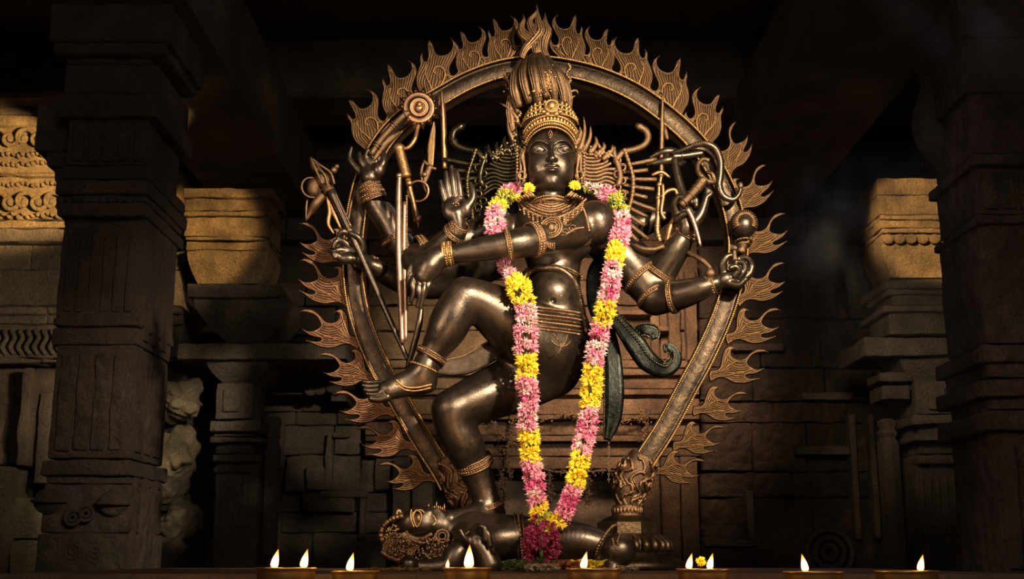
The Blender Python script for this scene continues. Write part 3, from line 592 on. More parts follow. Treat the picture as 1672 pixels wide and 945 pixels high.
# rear arms, picture right
ch(bf, [(985, 390, 0.12, 36), (1022, 425, 0.13, 35), (1050, 458, 0.12, 33), (1070, 486, 0.10, 27)], 0.02, 10)
ch(bf, [(1070, 486, 0.10, 28), (1105, 482, 0.06, 25), (1140, 472, 0.02, 20), (1168, 462, 0.0, 13)], 0.015, 10)
ch(bf, [(1000, 395, 0.16, 32), (1040, 430, 0.15, 32), (1066, 458, 0.12, 29), (1084, 435, 0.09, 26), (1104, 405, 0.06, 22), (1122, 378, 0.04, 15)], 0.018, 18)
ch(bf, [(1010, 380, 0.2, 26), (1080, 350, 0.2, 18), (1130, 300, 0.17, 12), (1150, 268, 0.13, 9)], 0.02, 12)
bodyV, bodyF = bf.mesh()

def hand(spec, h=0.0021, k=0.007, pad=0.05):
    "spec: list of ('c', [(px,py,d,r)...], k) chains or ('e', px,py,d,rx,ry,rz[,k])"
    pts = []
    for s_ in spec:
        if s_[0] == 'c': pts += [S(a[0], a[1], a[2]) for a in s_[1]]
        else: pts.append(S(s_[1], s_[2], s_[3]))
    pts = np.array(pts); F = Field(pts.min(0) - pad, pts.max(0) + pad, h)
    for s_ in spec:
        if s_[0] == 'c': ch(F, s_[1], s_[2] if len(s_) > 2 else k, n=s_[3] if len(s_) > 3 else 8)
        else: el(F, *s_[1:7], s_[7] if len(s_) > 7 else k)
    return F.mesh()
d = -0.20
H = []
H.append(hand([  # blessing hand, palm towards us
    ('c', [(748, 380, d + .01, 14), (748, 364, d, 12.5), (745, 350, d, 15)], .012),
    ('e', 742, 334, d + .004, 21, 20, .017, .012), ('e', 734, 343, d - .008, 12, 16, .017, .01), ('e', 760, 340, d - .012, 11, 15, .018, .01),
    ('c', [(726, 326, d, 5.2), (722, 309, d - .004, 4.6), (719.5, 296, d - .002, 3.4)], .003), ('c', [(733, 320, d, 5.6), (730, 300, d - .004, 5), (728.5, 281, d, 3.5)], .003),
    ('c', [(742, 318, d, 6), (739.5, 295, d - .005, 5.2), (737, 272, d, 3.5)], .003), ('c', [(752, 320, d, 5.8), (749.5, 300, d - .004, 5), (746, 280, d, 3.4)], .003),
    ('c', [(764, 338, d - .01, 8.5), (772, 324, d - .012, 6.3), (772, 312, d - .010, 5.8), (768, 300, d - .008, 3.8)], .004)]))
d = -0.275
H.append(hand([  # drooping hand in front of it
    ('c', [(742, 414, d, 15.5), (722, 417, d, 15), (708, 422, d, 17)], .012),
    ('c', [(716, 420, d, 17), (702, 434, d - .005, 21), (692, 450, d - .005, 17)], .015),
    ('e', 687, 432, d, 17, 22, .028, .014),
    ('c', [(676, 448, d, 6), (673, 464, d - .012, 5.2), (675, 478, d - .008, 4.4), (671, 491, d, 3.4)], .003), ('c', [(685, 455, d - .008, 6), (683, 472, d - .018, 5.2), (685, 486, d - .012, 4.4), (681, 500, d - .004, 3.2)], .003),
    ('c', [(694, 455, d - .01, 6), (692, 472, d - .02, 5), (690, 487, d - .014, 4.2), (687, 502, d - .006, 3)], .003), ('c', [(702, 450, d - .004, 6), (700, 464, d - .012, 5), (695, 476, d - .01, 4.4), (692, 487, d, 3.2)], .003),
    ('c', [(676, 428, d, 8), (668, 446, d - .005, 5.5), (667, 462, d, 4)], .005)]))
d = 0.035
H.append(hand([  # upper left hand with bent fingers
    ('c', [(608, 318, .05, 16), (605, 302, .045, 14), (604, 290, d, 16)], .012), ('e', 606, 280, d, 19, 16, .028, .012), ('e', 618, 277, d - .02, 11, 13, .02, .008),
    ('c', [(620, 276, d - .02, 8), (626, 264, d - .02, 6.5), (625, 250, d - .015, 5), (616, 243, d - .01, 4)], .004),
    ('c', [(590, 282, d, 7), (580, 272, d, 5.5), (571, 258, d, 4.5), (574, 241, d, 2.5)], .004), ('c', [(597, 274, d - .01, 6.5), (589, 262, d - .012, 5.2), (587, 250, d - .01, 3.2)], .003),
    ('c', [(605, 268, d - .01, 6.5), (599, 257, d - .012, 5.5), (601, 246, d - .02, 4.4)], .003), ('c', [(613, 264, d - .01, 6), (609, 252, d - .018, 5), (612, 243, d - .02, 4)], .003)]))
d = -0.01
H.append(hand([  # hand gripping the trident staff
    ('c', [(618, 438, .03, 15), (602, 431, .01, 12.5), (590, 424, d, 13)], .01), ('e', 576, 412, d + .012, 19, 20, .025, .012), ('e', 566, 422, d - .012, 15, 10, .018, .008),
    ('c', [(588, 420, d - .01, 8), (592, 402, d - .025, 6.5), (585, 388, d - .04, 5.4), (573, 381, d - .045, 4.6)], .003), ('c', [(580, 398, d, 7), (571, 384, d - .02, 6), (560, 378, d - .035, 5.4), (552, 386, d - .03, 4.2)], .003),
    ('c', [(572, 404, d, 7), (560, 394, d - .015, 6), (549, 394, d - .03, 5), (545, 404, d - .03, 4)], .003), ('c', [(566, 410, d, 7), (554, 408, d - .01, 6), (546, 412, d - .02, 5), (547, 420, d - .025, 4)], .003),
    ('c', [(560, 424, d - .01, 8), (549, 416, d - .02, 6), (541, 409, d - .02, 4)], .004)]))
d = 0.02
H.append(hand([  # lower right hand, fingers curled to a ring
    ('c', [(1158, 465, .01, 14), (1172, 461, d, 11.5), (1184, 456, d, 13)], .01), ('e', 1196, 455, d, 20, 14, .022, .012),
    ('c', [(1182, 448, d, 8), (1180, 432, d - .012, 7), (1186, 420, d - .02, 5.6), (1196, 416, d - .02, 4.4)], .004), ('c', [(1212, 456, d, 8), (1224, 446, d - .006, 6.4), (1227, 432, d - .01, 5.5), (1219, 421, d - .02, 4.6), (1206, 422, d - .03, 4)], .003, 10),
    ('c', [(1206, 452, d - .012, 7), (1216, 440, d - .02, 5.6), (1213, 429, d - .026, 5), (1202, 428, d - .035, 4.2)], .003), ('c', [(1200, 450, d - .02, 6.5), (1206, 441, d - .03, 5.4), (1201, 435, d - .035, 4.8), (1193, 437, d - .035, 4)], .003),
    ('c', [(1190, 462, d - .01, 7), (1206, 465, d - .022, 6), (1217, 456, d - .03, 4.6)], .004)]))
d = 0.02
H.append(hand([  # raised right hand gripping the handle
    ('c', [(1118, 385, .04, 16), (1121, 372, d, 13.5), (1120, 362, d, 14)], .01), ('e', 1119, 348, d + .005, 18, 20, .024, .012),
    ('c', [(1130, 368, d, 11), (1143, 352, d - .008, 9), (1150, 334, d - .01, 7), (1154, 318, d - .01, 5.8), (1154, 307, d - .01, 3.8)], .005, 10), ('c', [(1154, 322, d - .014, 5), (1161, 316, d - .014, 4), (1158, 310, d - .014, 3)], .003),
    ('c', [(1105, 350, d, 8), (1102, 334, d - .015, 6.4), (1108, 322, d - .03, 5.2), (1118, 322, d - .038, 4.4)], .003), ('c', [(1112, 340, d, 7), (1113, 328, d - .02, 6), (1122, 322, d - .035, 5.2), (1130, 330, d - .035, 4.2)], .003),
    ('c', [(1122, 342, d, 7), (1126, 328, d - .02, 6), (1136, 326, d - .03, 5), (1137, 336, d - .03, 4)], .003), ('c', [(1106, 358, d - .01, 7), (1116, 350, d - .028, 6), (1126, 348, d - .035, 4.6)], .004)]))
d = 0.10
H.append(hand([  # topmost right hand, two long fingers pointing inward
    ('c', [(1152, 270, .13, 10), (1146, 256, d, 9), (1126, 252, d, 9), (1108, 254, d, 10)], .01), ('c', [(1110, 250, d - .01, 7), (1090, 247, d - .02, 7.5), (1074, 251, d - .02, 5), (1062, 257, d - .02, 2.6)], .003),
    ('c', [(1110, 258, d - .01, 8), (1090, 262, d - .02, 8.5), (1074, 265, d - .02, 5.5), (1057, 269, d - .02, 2.6)], .003), ('c', [(1120, 258, d, 7), (1110, 268, d - .02, 5.5), (1100, 268, d - .03, 4.5)], .003)]))
d = -0.22
H.append(hand([  # toes of the raised foot
    ('c', [(640, 638, d + .01, 13), (626, 640, d, 11)], .01),
    ('c', [(632, 648, d - .005, 8), (617, 652, d - .01, 6.2), (606, 651, d - .008, 5.2)], .003), ('c', [(627, 642, d - .005, 7), (612, 644, d - .01, 5.2), (600, 643, d - .006, 4.4)], .003),
    ('c', [(624, 636, d, 6.4), (610, 637, d - .004, 4.9), (596, 636, d, 4)], .003), ('c', [(622, 630, d + .008, 6), (608, 630, d + .004, 4.6), (593, 629, d + .008, 3.6)], .003), ('c', [(621, 625, d + .018, 5.6), (607, 624, d + .014, 4.2), (594, 623, d + .018, 3.2)], .003)]))
# ------------------------------------------------------------------ head, in its own local pixels (u right, v up, w out)
HS = 0.00217; HO = S(899, 258, -0.035)
HC, HSN = math.cos(math.radians(9)), math.sin(math.radians(9))   # the head bows a little towards the worshippers
def hp(u, v, w_): v = v - 4.6; return np.array([HO[0] + u * HS, HO[1] - (w_ * HC + v * HSN * .9) * HS, HO[2] + (v * HC * 1.03 - w_ * HSN) * HS])
HR = [[1, 0, 0], [0, HC, HSN], [0, -HSN, HC]]
hf = Field(HO - np.array([.115, .13, .165]), HO + np.array([.115, .13, .15]), 0.00135)
def hc(pts, r, k=3, sub=False, n=None): hf.chain([hp(*p) for p in pts], np.broadcast_to(np.asarray(r, float), (len(pts),)) * HS, k * HS, sub, n)
def he(c, r, k=3, sub=False): hf.ell(hp(*c), (r[0] * HS, r[2] * HS, r[1] * HS), k * HS, sub, rot=HR)
he((0, 14, -10), (41, 46, 38)); he((0, -2, 0), (37.5, 45, 33), 4); he((0, -21, -1), (36.5, 25, 31), 6)
for sx in (-1, 1): he((17 * sx, -12, 14), (16, 19, 17), 8)
he((1.5, -37, 19), (10.5, 8, 11), 7); he((0, -44, 4), (22, 8, 18), 6)
hc([(0, -40, -10), (0, -66, -8)], 23, 3)
for sx in (-1, 1):
    he((20 * sx, 16, 35), (13, 8, 7), 5, True)
    he((20 * sx, 13.5, 21), (11.5, 7.2, 8.6), 2)
    hc([(33 * sx, 12, 19.5), (27 * sx, 16.8, 26.5), (20 * sx, 18.6, 29.3), (12 * sx, 16.3, 30.0), (6.5 * sx, 11.5, 30.2)], 1.25, 0.8, n=12)
    hc([(34 * sx, 11, 18.5), (27 * sx, 9.3, 26.4), (20 * sx, 7.6, 29.2), (12 * sx, 8.6, 30.0), (6.5 * sx, 11, 30.4)], 1.05, 0.8, n=12)
    hc([(31 * sx, 12.4, 24), (20 * sx, 13.2, 31.2), (9 * sx, 12, 31.6)], 0.8, 0.6, True, n=8)
    hc([(36 * sx, 13, 15), (31 * sx, 22, 20), (22 * sx, 27.2, 26.2), (12 * sx, 25.8, 29.8), (4 * sx, 20, 32), (0, 16, 33)], 1.5, 1.6, n=14)
    he((5.6 * sx + .8, -4.2, 35.5), (3.9, 3.4, 4.5), 1.8)
hc([(0, 22, 30.5), (0, 12, 34.5), (.6, 2, 39.5), (1, -2, 41.5)], [3.2, 3.4, 4.6, 5.4], 3.0, n=8)
he((1, -3.6, 42.5), (5.2, 4.4, 5), 2); he((-4, -8.4, 40), (2.2, 1.4, 3), .8, True); he((6, -8.4, 40), (2.2, 1.4, 3), .8, True)
he((1, -16, 30), (12, 8, 6), 5)
hc([(-9.5, -14.6, 34), (-4.4, -12.6, 36.8), (1, -13.8, 37.6), (6.4, -12.6, 36.8), (11.5, -14.6, 34)], [1.0, 2.0, 2.2, 2.0, 1.0], 1.2, n=12)
hc([(-6.5, -18, 34.8), (1.1, -19.8, 36.8), (8.7, -18, 34.8)], [1.5, 3.0, 1.5], 1.4, n=10)
hc([(-11.5, -14.8, 35.5), (-5, -15.7, 38.6), (1, -16.5, 39.4), (7, -15.7, 38.6), (13.5, -14.6, 35.5)], 0.8, 0.6, True, n=12)
he((1.2, -26.5, 36.5), (7, 2.6, 3.2), 4, True)
headV, headF = hf.mesh()
# merge everything into the one continuous body object
root = thing('deity_statue', S(800, 835, 0.0), 'dark bronze many-armed dancing deity with one leg raised, wearing the flower garland', 'statue')
mb = MB(); mb.add(bodyV, bodyF); mb.add(headV, headF)
for V, F in H: mb.add(V, F)
mb.build('body', BODY, root)

# ------------------------------------------------------------------ jewellery
def band(name, p, q, r, kind=2, m=ORN, parent=None, label=None, w_=6.0, lens=1.0):
    "bands round a limb at p looking towards q; r limb radius px"
    a = S(*p); ax = unit(S(*q) - a); pr = R(r, p[0], p[1], p[2]); px = M_(p[0], p[1], 4 + p[2]); B = MB()
    for i in range(kind):
        c = a + ax * px * w_ * (i - (kind - 1) / 2)
        ring(B, c, ax, pr, px * 2.1, beads=0)
        if i < kind - 1 or kind == 1: ring(B, c + ax * px * w_ / 2 * (0 if kind == 1 else 1), ax, pr, px * 1.2, beads=px * 2.1)
    o = B.build(name, m, root if parent is None else parent)
    if label: o['label'] = label
    return o
band('bracelet', (749, 370, -.195), (738, 384, -.17), 15, 3, ORN)
band('bracelet', (742, 381, -.178), (732, 392, -.16), 18, 2, ORN)
band('bracelet', (731, 414, -.272), (760, 410, -.274), 18, 3, GOLD, w_=7)
band('bracelet', (604, 306, .048), (613, 330, .055), 17, 3, ORN); band('bracelet', (609, 320, .053), (617, 340, .06), 19.5, 3, ORN)
band('bracelet', (606, 434, .03), (640, 450, .08), 15, 3, ORN)
band('bracelet', (1160, 465, .01), (1130, 474, .03), 16, 3, ORN); band('bracelet', (1121, 379, .04), (1105, 404, .06), 17, 3, ORN)
band('armlet', (872, 391, -.24), (840, 397, -.27), 27.5, 3, ORN, w_=5.5); band('armlet', (830, 399, -.272), (800, 404, -.274), 24.5, 2, ORN)
band('armlet', (944, 371, -.10), (915, 380, -.17), 31.5, 3, ORN, w_=5)
band('armlet', (690, 410, -.04), (730, 400, -.02), 25.5, 3, ORN); band('armlet', (648, 388, .077), (633, 362, .07), 25.5, 2, ORN)
band('armlet', (1048, 452, .12), (1022, 425, .13), 35, 2, ORN); band('armlet', (1074, 447, .10), (1088, 428, .09), 29, 2, ORN)
band('armlet', (1068, 484, .10), (1050, 458, .12), 29, 2, ORN); band('armlet', (1098, 484, .07), (1120, 480, .05), 26.5, 2, ORN)
band('anklet', (704, 580, -.19), (720, 553, -.19), 25, 2, ORN, w_=7); band('anklet', (692, 600, -.19), (700, 580, -.19), 23, 1, GOLD)
band('anklet', (774, 756, -.06), (764, 730, -.08), 29.5, 3, ORN, w_=7)
band('anklet', (797, 828, -.04), (788, 800, -.045), 25, 2, ORN, w_=6)
# things that lie on the skin
def on_body(pts, n, off=0.002):
    q = catmull([(a, b, 0) for a, b in pts], n); out = []
    for a, b, _ in q:
        p = bf.front(a, b, -0.1); out.append(p - np.array([0, off, 0]))
    out = np.array(out)
    for _ in range(2): out[1:-1] = (out[:-2] + out[1:-1] * 2 + out[2:]) / 4
    return out
def strand(B, pts, n, r, beads=0, off=0.002, step=1):
    q = on_body(pts, n, off)
    if r: B.tube(q, r, 7)
    if beads:
        for p in q[::step]: B.ball(p - [0, r * .6, 0], beads, 6, 4)
B = MB()
for k, (dx, dy) in enumerate([(34, 8), (37, 12), (41, 16), (44, 20), (48, 24), (52, 29), (57, 35)]):
    arc = [(899 - dx, 314 + 2 * k), (899 - dx * .62, 320 + dy * .55 + k), (899, 322 + dy), (899 + dx * .62, 320 + dy * .55 + k), (899 + dx, 314 + 2 * k)]
    strand(B, arc, 52, 0.0044, 0.0052 if k % 2 == 0 else 0.0040)
for t in np.linspace(-1, 1, 15):
    strand(B, [(899 + 52 * t, 355 - 22 * t * t), (899 + 50 * t, 367 - 24 * t * t)], 4, 0.003, 0.0052)
B.build('necklace', ORN, root)
B = MB(); ring(B, S(899, 332, -.015), (0, .16, 1), R(29, 899, 312), .004, beads=.0042); ring(B, S(899, 338, -.015), (0, .16, 1), R(32, 899, 318), .005); B.build('choker', ORN, root)
# medallion and straps on the crossing arm
B = MB(); c = bf.front(900, 372) - [0, .008, 0]
nrm = unit([-.25, -1, .12]); ring(B, c, nrm, .034, .0038, beads=.003); ring(B, c, nrm, .027, .003); ring(B, c, nrm, .019, .003, beads=.0026); B.ball(c, [.012, .010, .015], 12, 8); B.ball(c + [.012, -.004, -.002], [.008, .008, .011], 10, 6)
for k in range(5): strand(B, [(922, 362 - 3 * k + 4), (938, 356 - 3 * k), (950, 343 - 2 * k)], 10, .0024, .0028 if k % 2 else 0)
strand(B, [(925, 382), (940, 374), (952, 372)], 16, .003, .0042); strand(B, [(952, 340), (958, 356), (962, 376)], 16, .003, .0042)
for k in range(4): strand(B, [(884, 384 + 3 * k), (892, 396 + 2 * k), (905, 398 + 3 * k)], 10, .0022, .0032)
for cx, cy, a0, sg in ((925, 362, .3, 1), (922, 378, 2.2, -1), (936, 372, 1.2, 1)):
    strand(B, [(cx + 8 * (1 - .8 * t) * math.cos(a0 + sg * t * 8), cy + 7 * (1 - .8 * t) * math.sin(a0 + sg * t * 8)) for t in np.linspace(0, 1, 14)], 30, .0024, 0)
B.build('medallion', ORN, root)
B = MB(); c = S(744, 336, -.20 - .019)   # flower emblem on the open palm
for k in range(8):
    a = k * math.pi / 4; B.ball(c + [.011 * math.cos(a), 0, .011 * math.sin(a)], [.0042, .003, .0042], 7, 5)
B.ball(c, [.005, .004, .005], 8, 5)
for k in range(3): B.tube([c + [-.004 + .004 * k, 0, -.015], c + [-.006 + .006 * k, .004, -.034]], .0014, 5)
B.build('palm_emblem', ORN, root)
# chest band, sacred cord, belly folds, belts
B = MB(); strand(B, [(858, 440), (880, 433), (905, 433), (932, 440), (950, 452)], 44, .0036, .0036); strand(B, [(858, 444), (880, 437), (905, 437), (932, 444), (950, 456)], 44, .003, 0); B.build('chest_band', ORN, root)
B = MB(); q = on_body([(855, 450), (872, 440), (892, 438), (915, 441), (936, 458), (946, 485), (952, 515), (958, 545)], 60, .010); B.tube(q, R(5.2, 905, 480), 10)
for i in range(0, 58): ring(B, q[i], q[i + 1] - q[i], R(5.2, 905, 480), .0011, 10, 5)
B.build('sacred_cord', BODY, root)
B = MB()
for k, (y0, b) in enumerate([(503, .0045), (508, 0), (514, .004), (520, 0), (526, .0045), (533, 0), (538, .0035)]):
    strand(B, [(866, y0 - 4), (885, y0), (912, y0 + 3), (935, y0 + 6), (950, y0 + 9)], 44, .004, b)
B.build('belt', ORN, root)
B = MB()
strand(B, [(903, 545), (912, 556), (916, 566), (912, 576)], 12, .003, .003); strand(B, [(926, 548), (922, 560), (916, 566)], 12, .003, .003); strand(B, [(900, 556), (906, 562), (915, 566)], 10, .003); strand(B, [(932, 556), (925, 564), (916, 566)], 10, .003)
B.build('belt_pendant', ORN, root)
B = MB()
strand(B, [(648, 621), (660, 631), (680, 633), (704, 628)], 40, .0036, .0036); strand(B, [(648, 626), (660, 636), (680, 638), (704, 633)], 30, .003, 0)
B.build('foot_chain', GOLD, root)
# forehead mark
B = MB(); c = hp(-1, 36, 30)
for a, b in (((0, 7), (3.4, 0)), ((3.4, 0), (0, -7)), ((0, -7), (-3.4, 0)), ((-3.4, 0), (0, 7))):
    B.tube([c + np.array([a[0] * HS, -0.004, a[1] * HS]), c + np.array([b[0] * HS, -0.004, b[1] * HS])], .0015, 6)
B.ball(c + [0, -.004, -.002], [.003, .003, .005], 8, 6); B.build('forehead_mark', ORN, root)
# ears with hanging rings
for sx in (-1, 1):
    B = MB()
    B.tube([hp(40 * sx, 18, 6), hp(44 * sx, 10, 8), hp(43 * sx, -2, 10), hp(41 * sx, -16, 11), hp(42 * sx, -32, 10), hp(46 * sx, -40, 8), hp(49 * sx, -30, 6), hp(47 * sx, -12, 6), hp(48 * sx, 4, 4), hp(45 * sx, 18, 4)], .0055, 8)
    B.tube([hp(43 * sx, 14, 9), hp(46 * sx, 6, 9), hp(44 * sx, -4, 11)], .004, 8)
    ring(B, hp(45 * sx, -24, 12), (0.3 * sx, 1, 0), .013, .004, 18, 6, beads=.003)
    for k in range(12): B.ball(hp(53 * sx, 22 - 5.0 * k, 2 + (k % 2)), .0055, 6, 4)
    B.build('ear', ORN, root)
# ------------------------------------------------------------------ crown
def head_ring(B, v, rx, ry, dz, t, beads=0.0, sag=0.0, n=64, a0=-1.25, a1=1.25, wc=-8):
    pts = []
    for q in np.linspace(a0, a1, n):
        pts.append(hp(rx * math.sin(q), v - sag * (1 - math.cos(q)), wc + ry * math.cos(q)))
    B.tube(pts, t, 6)
    if beads:
        for p in pts[::2]: B.ball(p + np.array([0, -t * .8, 0]), beads, 6, 4)
crown = MB()
cd = [(40, 50), (42, 56), (41.5, 66), (38, 76), (32, 85), (26, 93), (20, 98)]
crown.lathe(hp(-1, 0, -10), [(r * HS, v * HS) for r, v in cd], 48, axis=(0, -HSN, HC))
for k in range(15):
    q_ = math.pi * (.5 + (k - 7) / 7 * .42); a_ = hp(41 * math.cos(q_ + math.pi), 52, -10 - 36 * abs(math.sin(q_))); crown.tube([a_, hp(40 * math.cos(q_ + math.pi), 0, -16 - 26 * abs(math.sin(q_)))], .014, 8)
co = crown.build('crown', ORN, root)
B = MB(); head_ring(B, 52, 42, 41, 0, .0042, .0040, sag=34); head_ring(B, 56, 44, 43, 0, .0042, 0, sag=32); head_ring(B, 47, 40.5, 40, 0, .003, .0028, sag=33)
for q in np.linspace(-1.15, 1.15, 19):
    B.ball(hp(43 * math.sin(q), 60 - 31 * (1 - math.cos(q)), -8 + 42 * math.cos(q)), [.0055, .0055, .008], 8, 5)
head_ring(B, 64, 45, 44, 0, .0036, .0034, sag=30)
o = B.build('crown_band', GOLD, co)
B = MB()
for v, r in ((68, 44), (76, 40.5), (84, 35.5)): head_ring(B, v, r, r, 0, .0034, .0042, sag=10, a0=-1.5, a1=1.5, wc=-10)
for v, r, n in ((72, 42.5, 15), (80, 38, 13), (88, 33, 11)):
    for q in np.linspace(-1.4, 1.4, n): B.ball(hp(r * math.sin(q), v - 8 * (1 - math.cos(q)), -9 + r * math.cos(q)), [.006, .006, .008], 8, 5)
B.ball(hp(1, 79, 36), [.016, .013, .018], 14, 9); ring(B, hp(1, 79, 36), (0, 1, -.1), .021, .0034, beads=.0034); ring(B, hp(1, 79, 37), (0, 1, -.1), .015, .0026)
for s_ in (-1, 1): B.ball(hp(1 + 7 * s_, 66, 38), [.009, .007, .008], 8, 5); B.ball(hp(1 + 13 * s_, 70, 35), [.009, .007, .007], 8, 5)
B.build('crown_boss', GOLD, co)
# tall matted hair above the crown
def pxtube(B, pts, r, n=14, m=10, flutes=0):
    c = catmull([S(*p) for p in pts], n); rr = np.interp(np.linspace(0, 1, n), np.linspace(0, 1, len(r)), r) * .0021; B.tube(c, rr, m)
    for k in range(flutes):
        a = -1.1 + 2.2 * k / max(1, flutes - 1); B.tube(c + np.stack([np.sin(a) * rr, -np.cos(a) * rr, 0 * rr], 1), np.maximum(rr * .14, .0008), 5)
for pts, r in (([(866, 168, -.06), (858, 140, -.07), (856, 115, -.06), (862, 96, -.02)], [7, 9, 9, 6]), ([(880, 170, -.08), (876, 140, -.1), (872, 115, -.09), (872, 92, -.04)], [6, 8, 10, 8]),
               ([(906, 168, -.08), (902, 140, -.10), (892, 115, -.09), (880, 92, -.04)], [5, 8, 10, 8]), ([(922, 170, -.06), (918, 145, -.07), (908, 118, -.07), (892, 95, -.03)], [5, 8, 9, 6]),
               ([(848, 175, -.03), (842, 150, -.04), (843, 122, -.03), (850, 100, .0)], [6, 9, 9, 5]), ([(892, 160, -.10), (888, 135, -.115), (882, 110, -.10), (877, 94, -.05)], [4, 6, 7, 6]),
               ([(930, 178, -.02), (928, 155, -.03), (921, 130, -.03), (908, 108, .0)], [4, 6, 6, 4]), ([(838, 215, -.0), (834, 185, -.0), (836, 160, .0), (846, 130, .0)], [5, 8, 8, 5])):
    B = MB(); pxtube(B, pts, r, 16, 12, 5); B.build('matted_hair', HAIR, root)
B = MB(); B.lathe(S(888, 172, -.01), [(.06, 0), (.072, .05), (.066, .10), (.045, .145), (.02, .165)], 24); B.build('hair_core', DARK, root)
B = MB()
for k in range(120):
    a = rng.uniform(0, 6.28); r = abs(rng.normal(0, 5)); B.ball(S(894 + r * math.cos(a) + 0, 130 + 1.6 * r * math.sin(a), -.118 + rng.uniform(-.004, .008)), rng.uniform(.002, .0042), 6, 4)
for k in range(60): B.ball(S(885 + rng.normal(0, 9), 147 + rng.normal(0, 5), -.11), rng.uniform(.002, .0036), 6, 4)
B.build('hair_crest', GOLD, root)
# column of beads beside the hair, side leaf scrolls
B = MB()
for k in range(26): B.ball(S(928 + 3 * math.sin(k * .9), 105 + 3.0 * k, -.01), R(rng.uniform(2.2, 4.0), 930, 120), 6, 4)
for k in range(30): B.ball(S(838 + 4 * math.sin(k * .9) + k * .35, 112 + 3.2 * k, -.01), R(rng.uniform(2.2, 4.2), 840, 120), 6, 4)
def leafy(B, pts, r, d=-.01, n=12):
    c = catmull([S(a, b, d) for a, b in pts], n); B.tube(c, np.interp(np.linspace(0, 1, n), [0, .3, .8, 1], [.7, 1, .55, .12]) * R(r, *pts[0]), 8)
for k in range(150):
    y = rng.uniform(112, 240); x = 838 - (8 if y < 150 else 3) + rng.normal(0, 4) + .04 * (y - 112); B.ball(S(x, y, -.0 + rng.uniform(-.01, .01)), R(rng.uniform(1.5, 3.4), 840, 120), 5, 4)
B.build('beaded_fringe', HAIR, root, kind='stuff')
for pts, r in (([(930, 172), (928, 160), (932, 150), (941, 148), (944, 154)], 4), ([(930, 176), (934, 160), (940, 156)], 3), ([(932, 180), (926, 165), (922, 150)], 4),
               ([(848, 200), (838, 185), (828, 175), (816, 168)], 4), ([(838, 230), (831, 212), (828, 196)], 4), ([(846, 185), (838, 160), (832, 135), (822, 122)], 6)):
    B = MB(); leafy(B, pts, r); B.build('leaf_scroll', HAIR, root)
# ------------------------------------------------------------------ flying side locks
def mirror(pts): return [(1797 - a, b) for a, b in pts]
def locks(side):
    B = MB()
    for k in range(11):
        y0 = 246 + 5.4 * k; xe = 996 + 1.5 * k - (22 - k * 4 if k < 5 else 0); ye = 226 + 8.8 * k
        pts = [(946, y0), (958, y0 + 6 + .4 * k), (975, y0 + 9 - (6 - k) * .6), (990 - (8 if k < 3 else 0), (y0 + ye) / 2 + 10 - k), (xe, ye + 6)]
        if side < 0: pts = mirror(pts)
        leafy_pts = catmull([S(a, b, .0 + .004 * k) for a, b in pts], 16)
        B.tube(leafy_pts, np.interp(np.linspace(0, 1, 16), [0, .5, 1], [2.2, 3.0, 3.0]) * .0021, 8)
        B.ball(leafy_pts[-1], .0062, 8, 5)
        B.tube(leafy_pts + np.array([0, -.003, .003]), .0018, 5)
    o = B.build('side_lock', ORN if side > 0 else DARK, root)  # left locks, crest and spokes: the crown's shade is put into the colour
    # leaf crest over the locks
    B = MB()
    for base, tip in (((948, 240), (953, 190)), ((955, 242), (964, 205)), ((968, 244), (972, 222)), ((980, 248), (985, 232)), ((942, 232), (946, 205)), ((990, 255), (1000, 236))):
        a, b = base; c_, d_ = tip; pts = [(a - 6, b + 6), (a, b), ((a + c_) / 2 + 4, (b + d_) / 2), (c_, d_)]
        if side < 0: pts = mirror(pts)
        leafy(B, pts, 5.5, -.005, 12)
    for k in range(34):
        x = rng.uniform(945, 1000); y = 246 + (x - 945) * .25 + rng.uniform(-12, 2)
        if side < 0: x = 1797 - x
        B.ball(S(x, y, -.008), R(rng.uniform(2, 3.6), x, y), 6, 4)
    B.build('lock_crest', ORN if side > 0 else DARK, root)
    # straight spokes of hair further out with cross cords
    B = MB()
    for k in range(11):
        ang = math.radians(17 - 6.4 * k); x0, y0 = 1004 + 5 * math.cos(ang), 262 + 9.5 * k; L = 58 + 9 * math.sin(k * 2.3)
        x1, y1 = x0 + L * math.cos(ang), y0 - L * math.sin(ang)
        if k == 0: continue
        pp = [(x0, y0), ((x0 + x1) / 2, (y0 + y1) / 2 + 1), (x1, y1)]
        if side < 0: pp = mirror(pp)
        c = catmull([S(a, b, .03) for a, b in pp], 6); B.tube(c, np.array([.5, .8, .9, 1, 1, .9]) * R(3.7, 1020, 300), 8)
        B.tube(c + np.array([0, -.008, .003]), .0015, 5)
    for pts, r in (([(1005, 262), (1018, 248), (1032, 245), (1050, 238), (1058, 226), (1055, 214), (1046, 208), (1038, 203)], 6), ([(1001, 240), (1004, 255), (1010, 272), (1013, 290), (1008, 305)], 5)):
        pp = mirror(pts) if side < 0 else pts
        c = catmull([S(a, b, .01) for a, b in pp], 22); B.tube(c, np.interp(np.linspace(0, 1, 22), [0, .7, .9, 1], [.9, 1, 1.1, .5]) * R(r, 1020, 250), 9)
    pts = [(1020, 245), (1026, 262), (1033, 285), (1034, 305), (1031, 325), (1026, 345), (1025, 362)]
    if side < 0: pts = mirror(pts)
    c = catmull([S(a, b, .0) for a, b in pts], 40); B.tube(c, R(3.0, 1020, 250), 8)
    for p in c[::2]: B.ball(p, R(3.9, 1020, 250), 7, 5)
    for k in range(9):
        x, y = 1008 + (k % 2) * 8, 262 + 11 * k
        if side < 0: x = 1797 - x
        ring(B, S(x, y, .01), (.2, 1, .1), R(5.5, x, y), R(1.8, x, y), 14, 6)
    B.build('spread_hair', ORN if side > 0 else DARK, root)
locks(1); locks(-1)
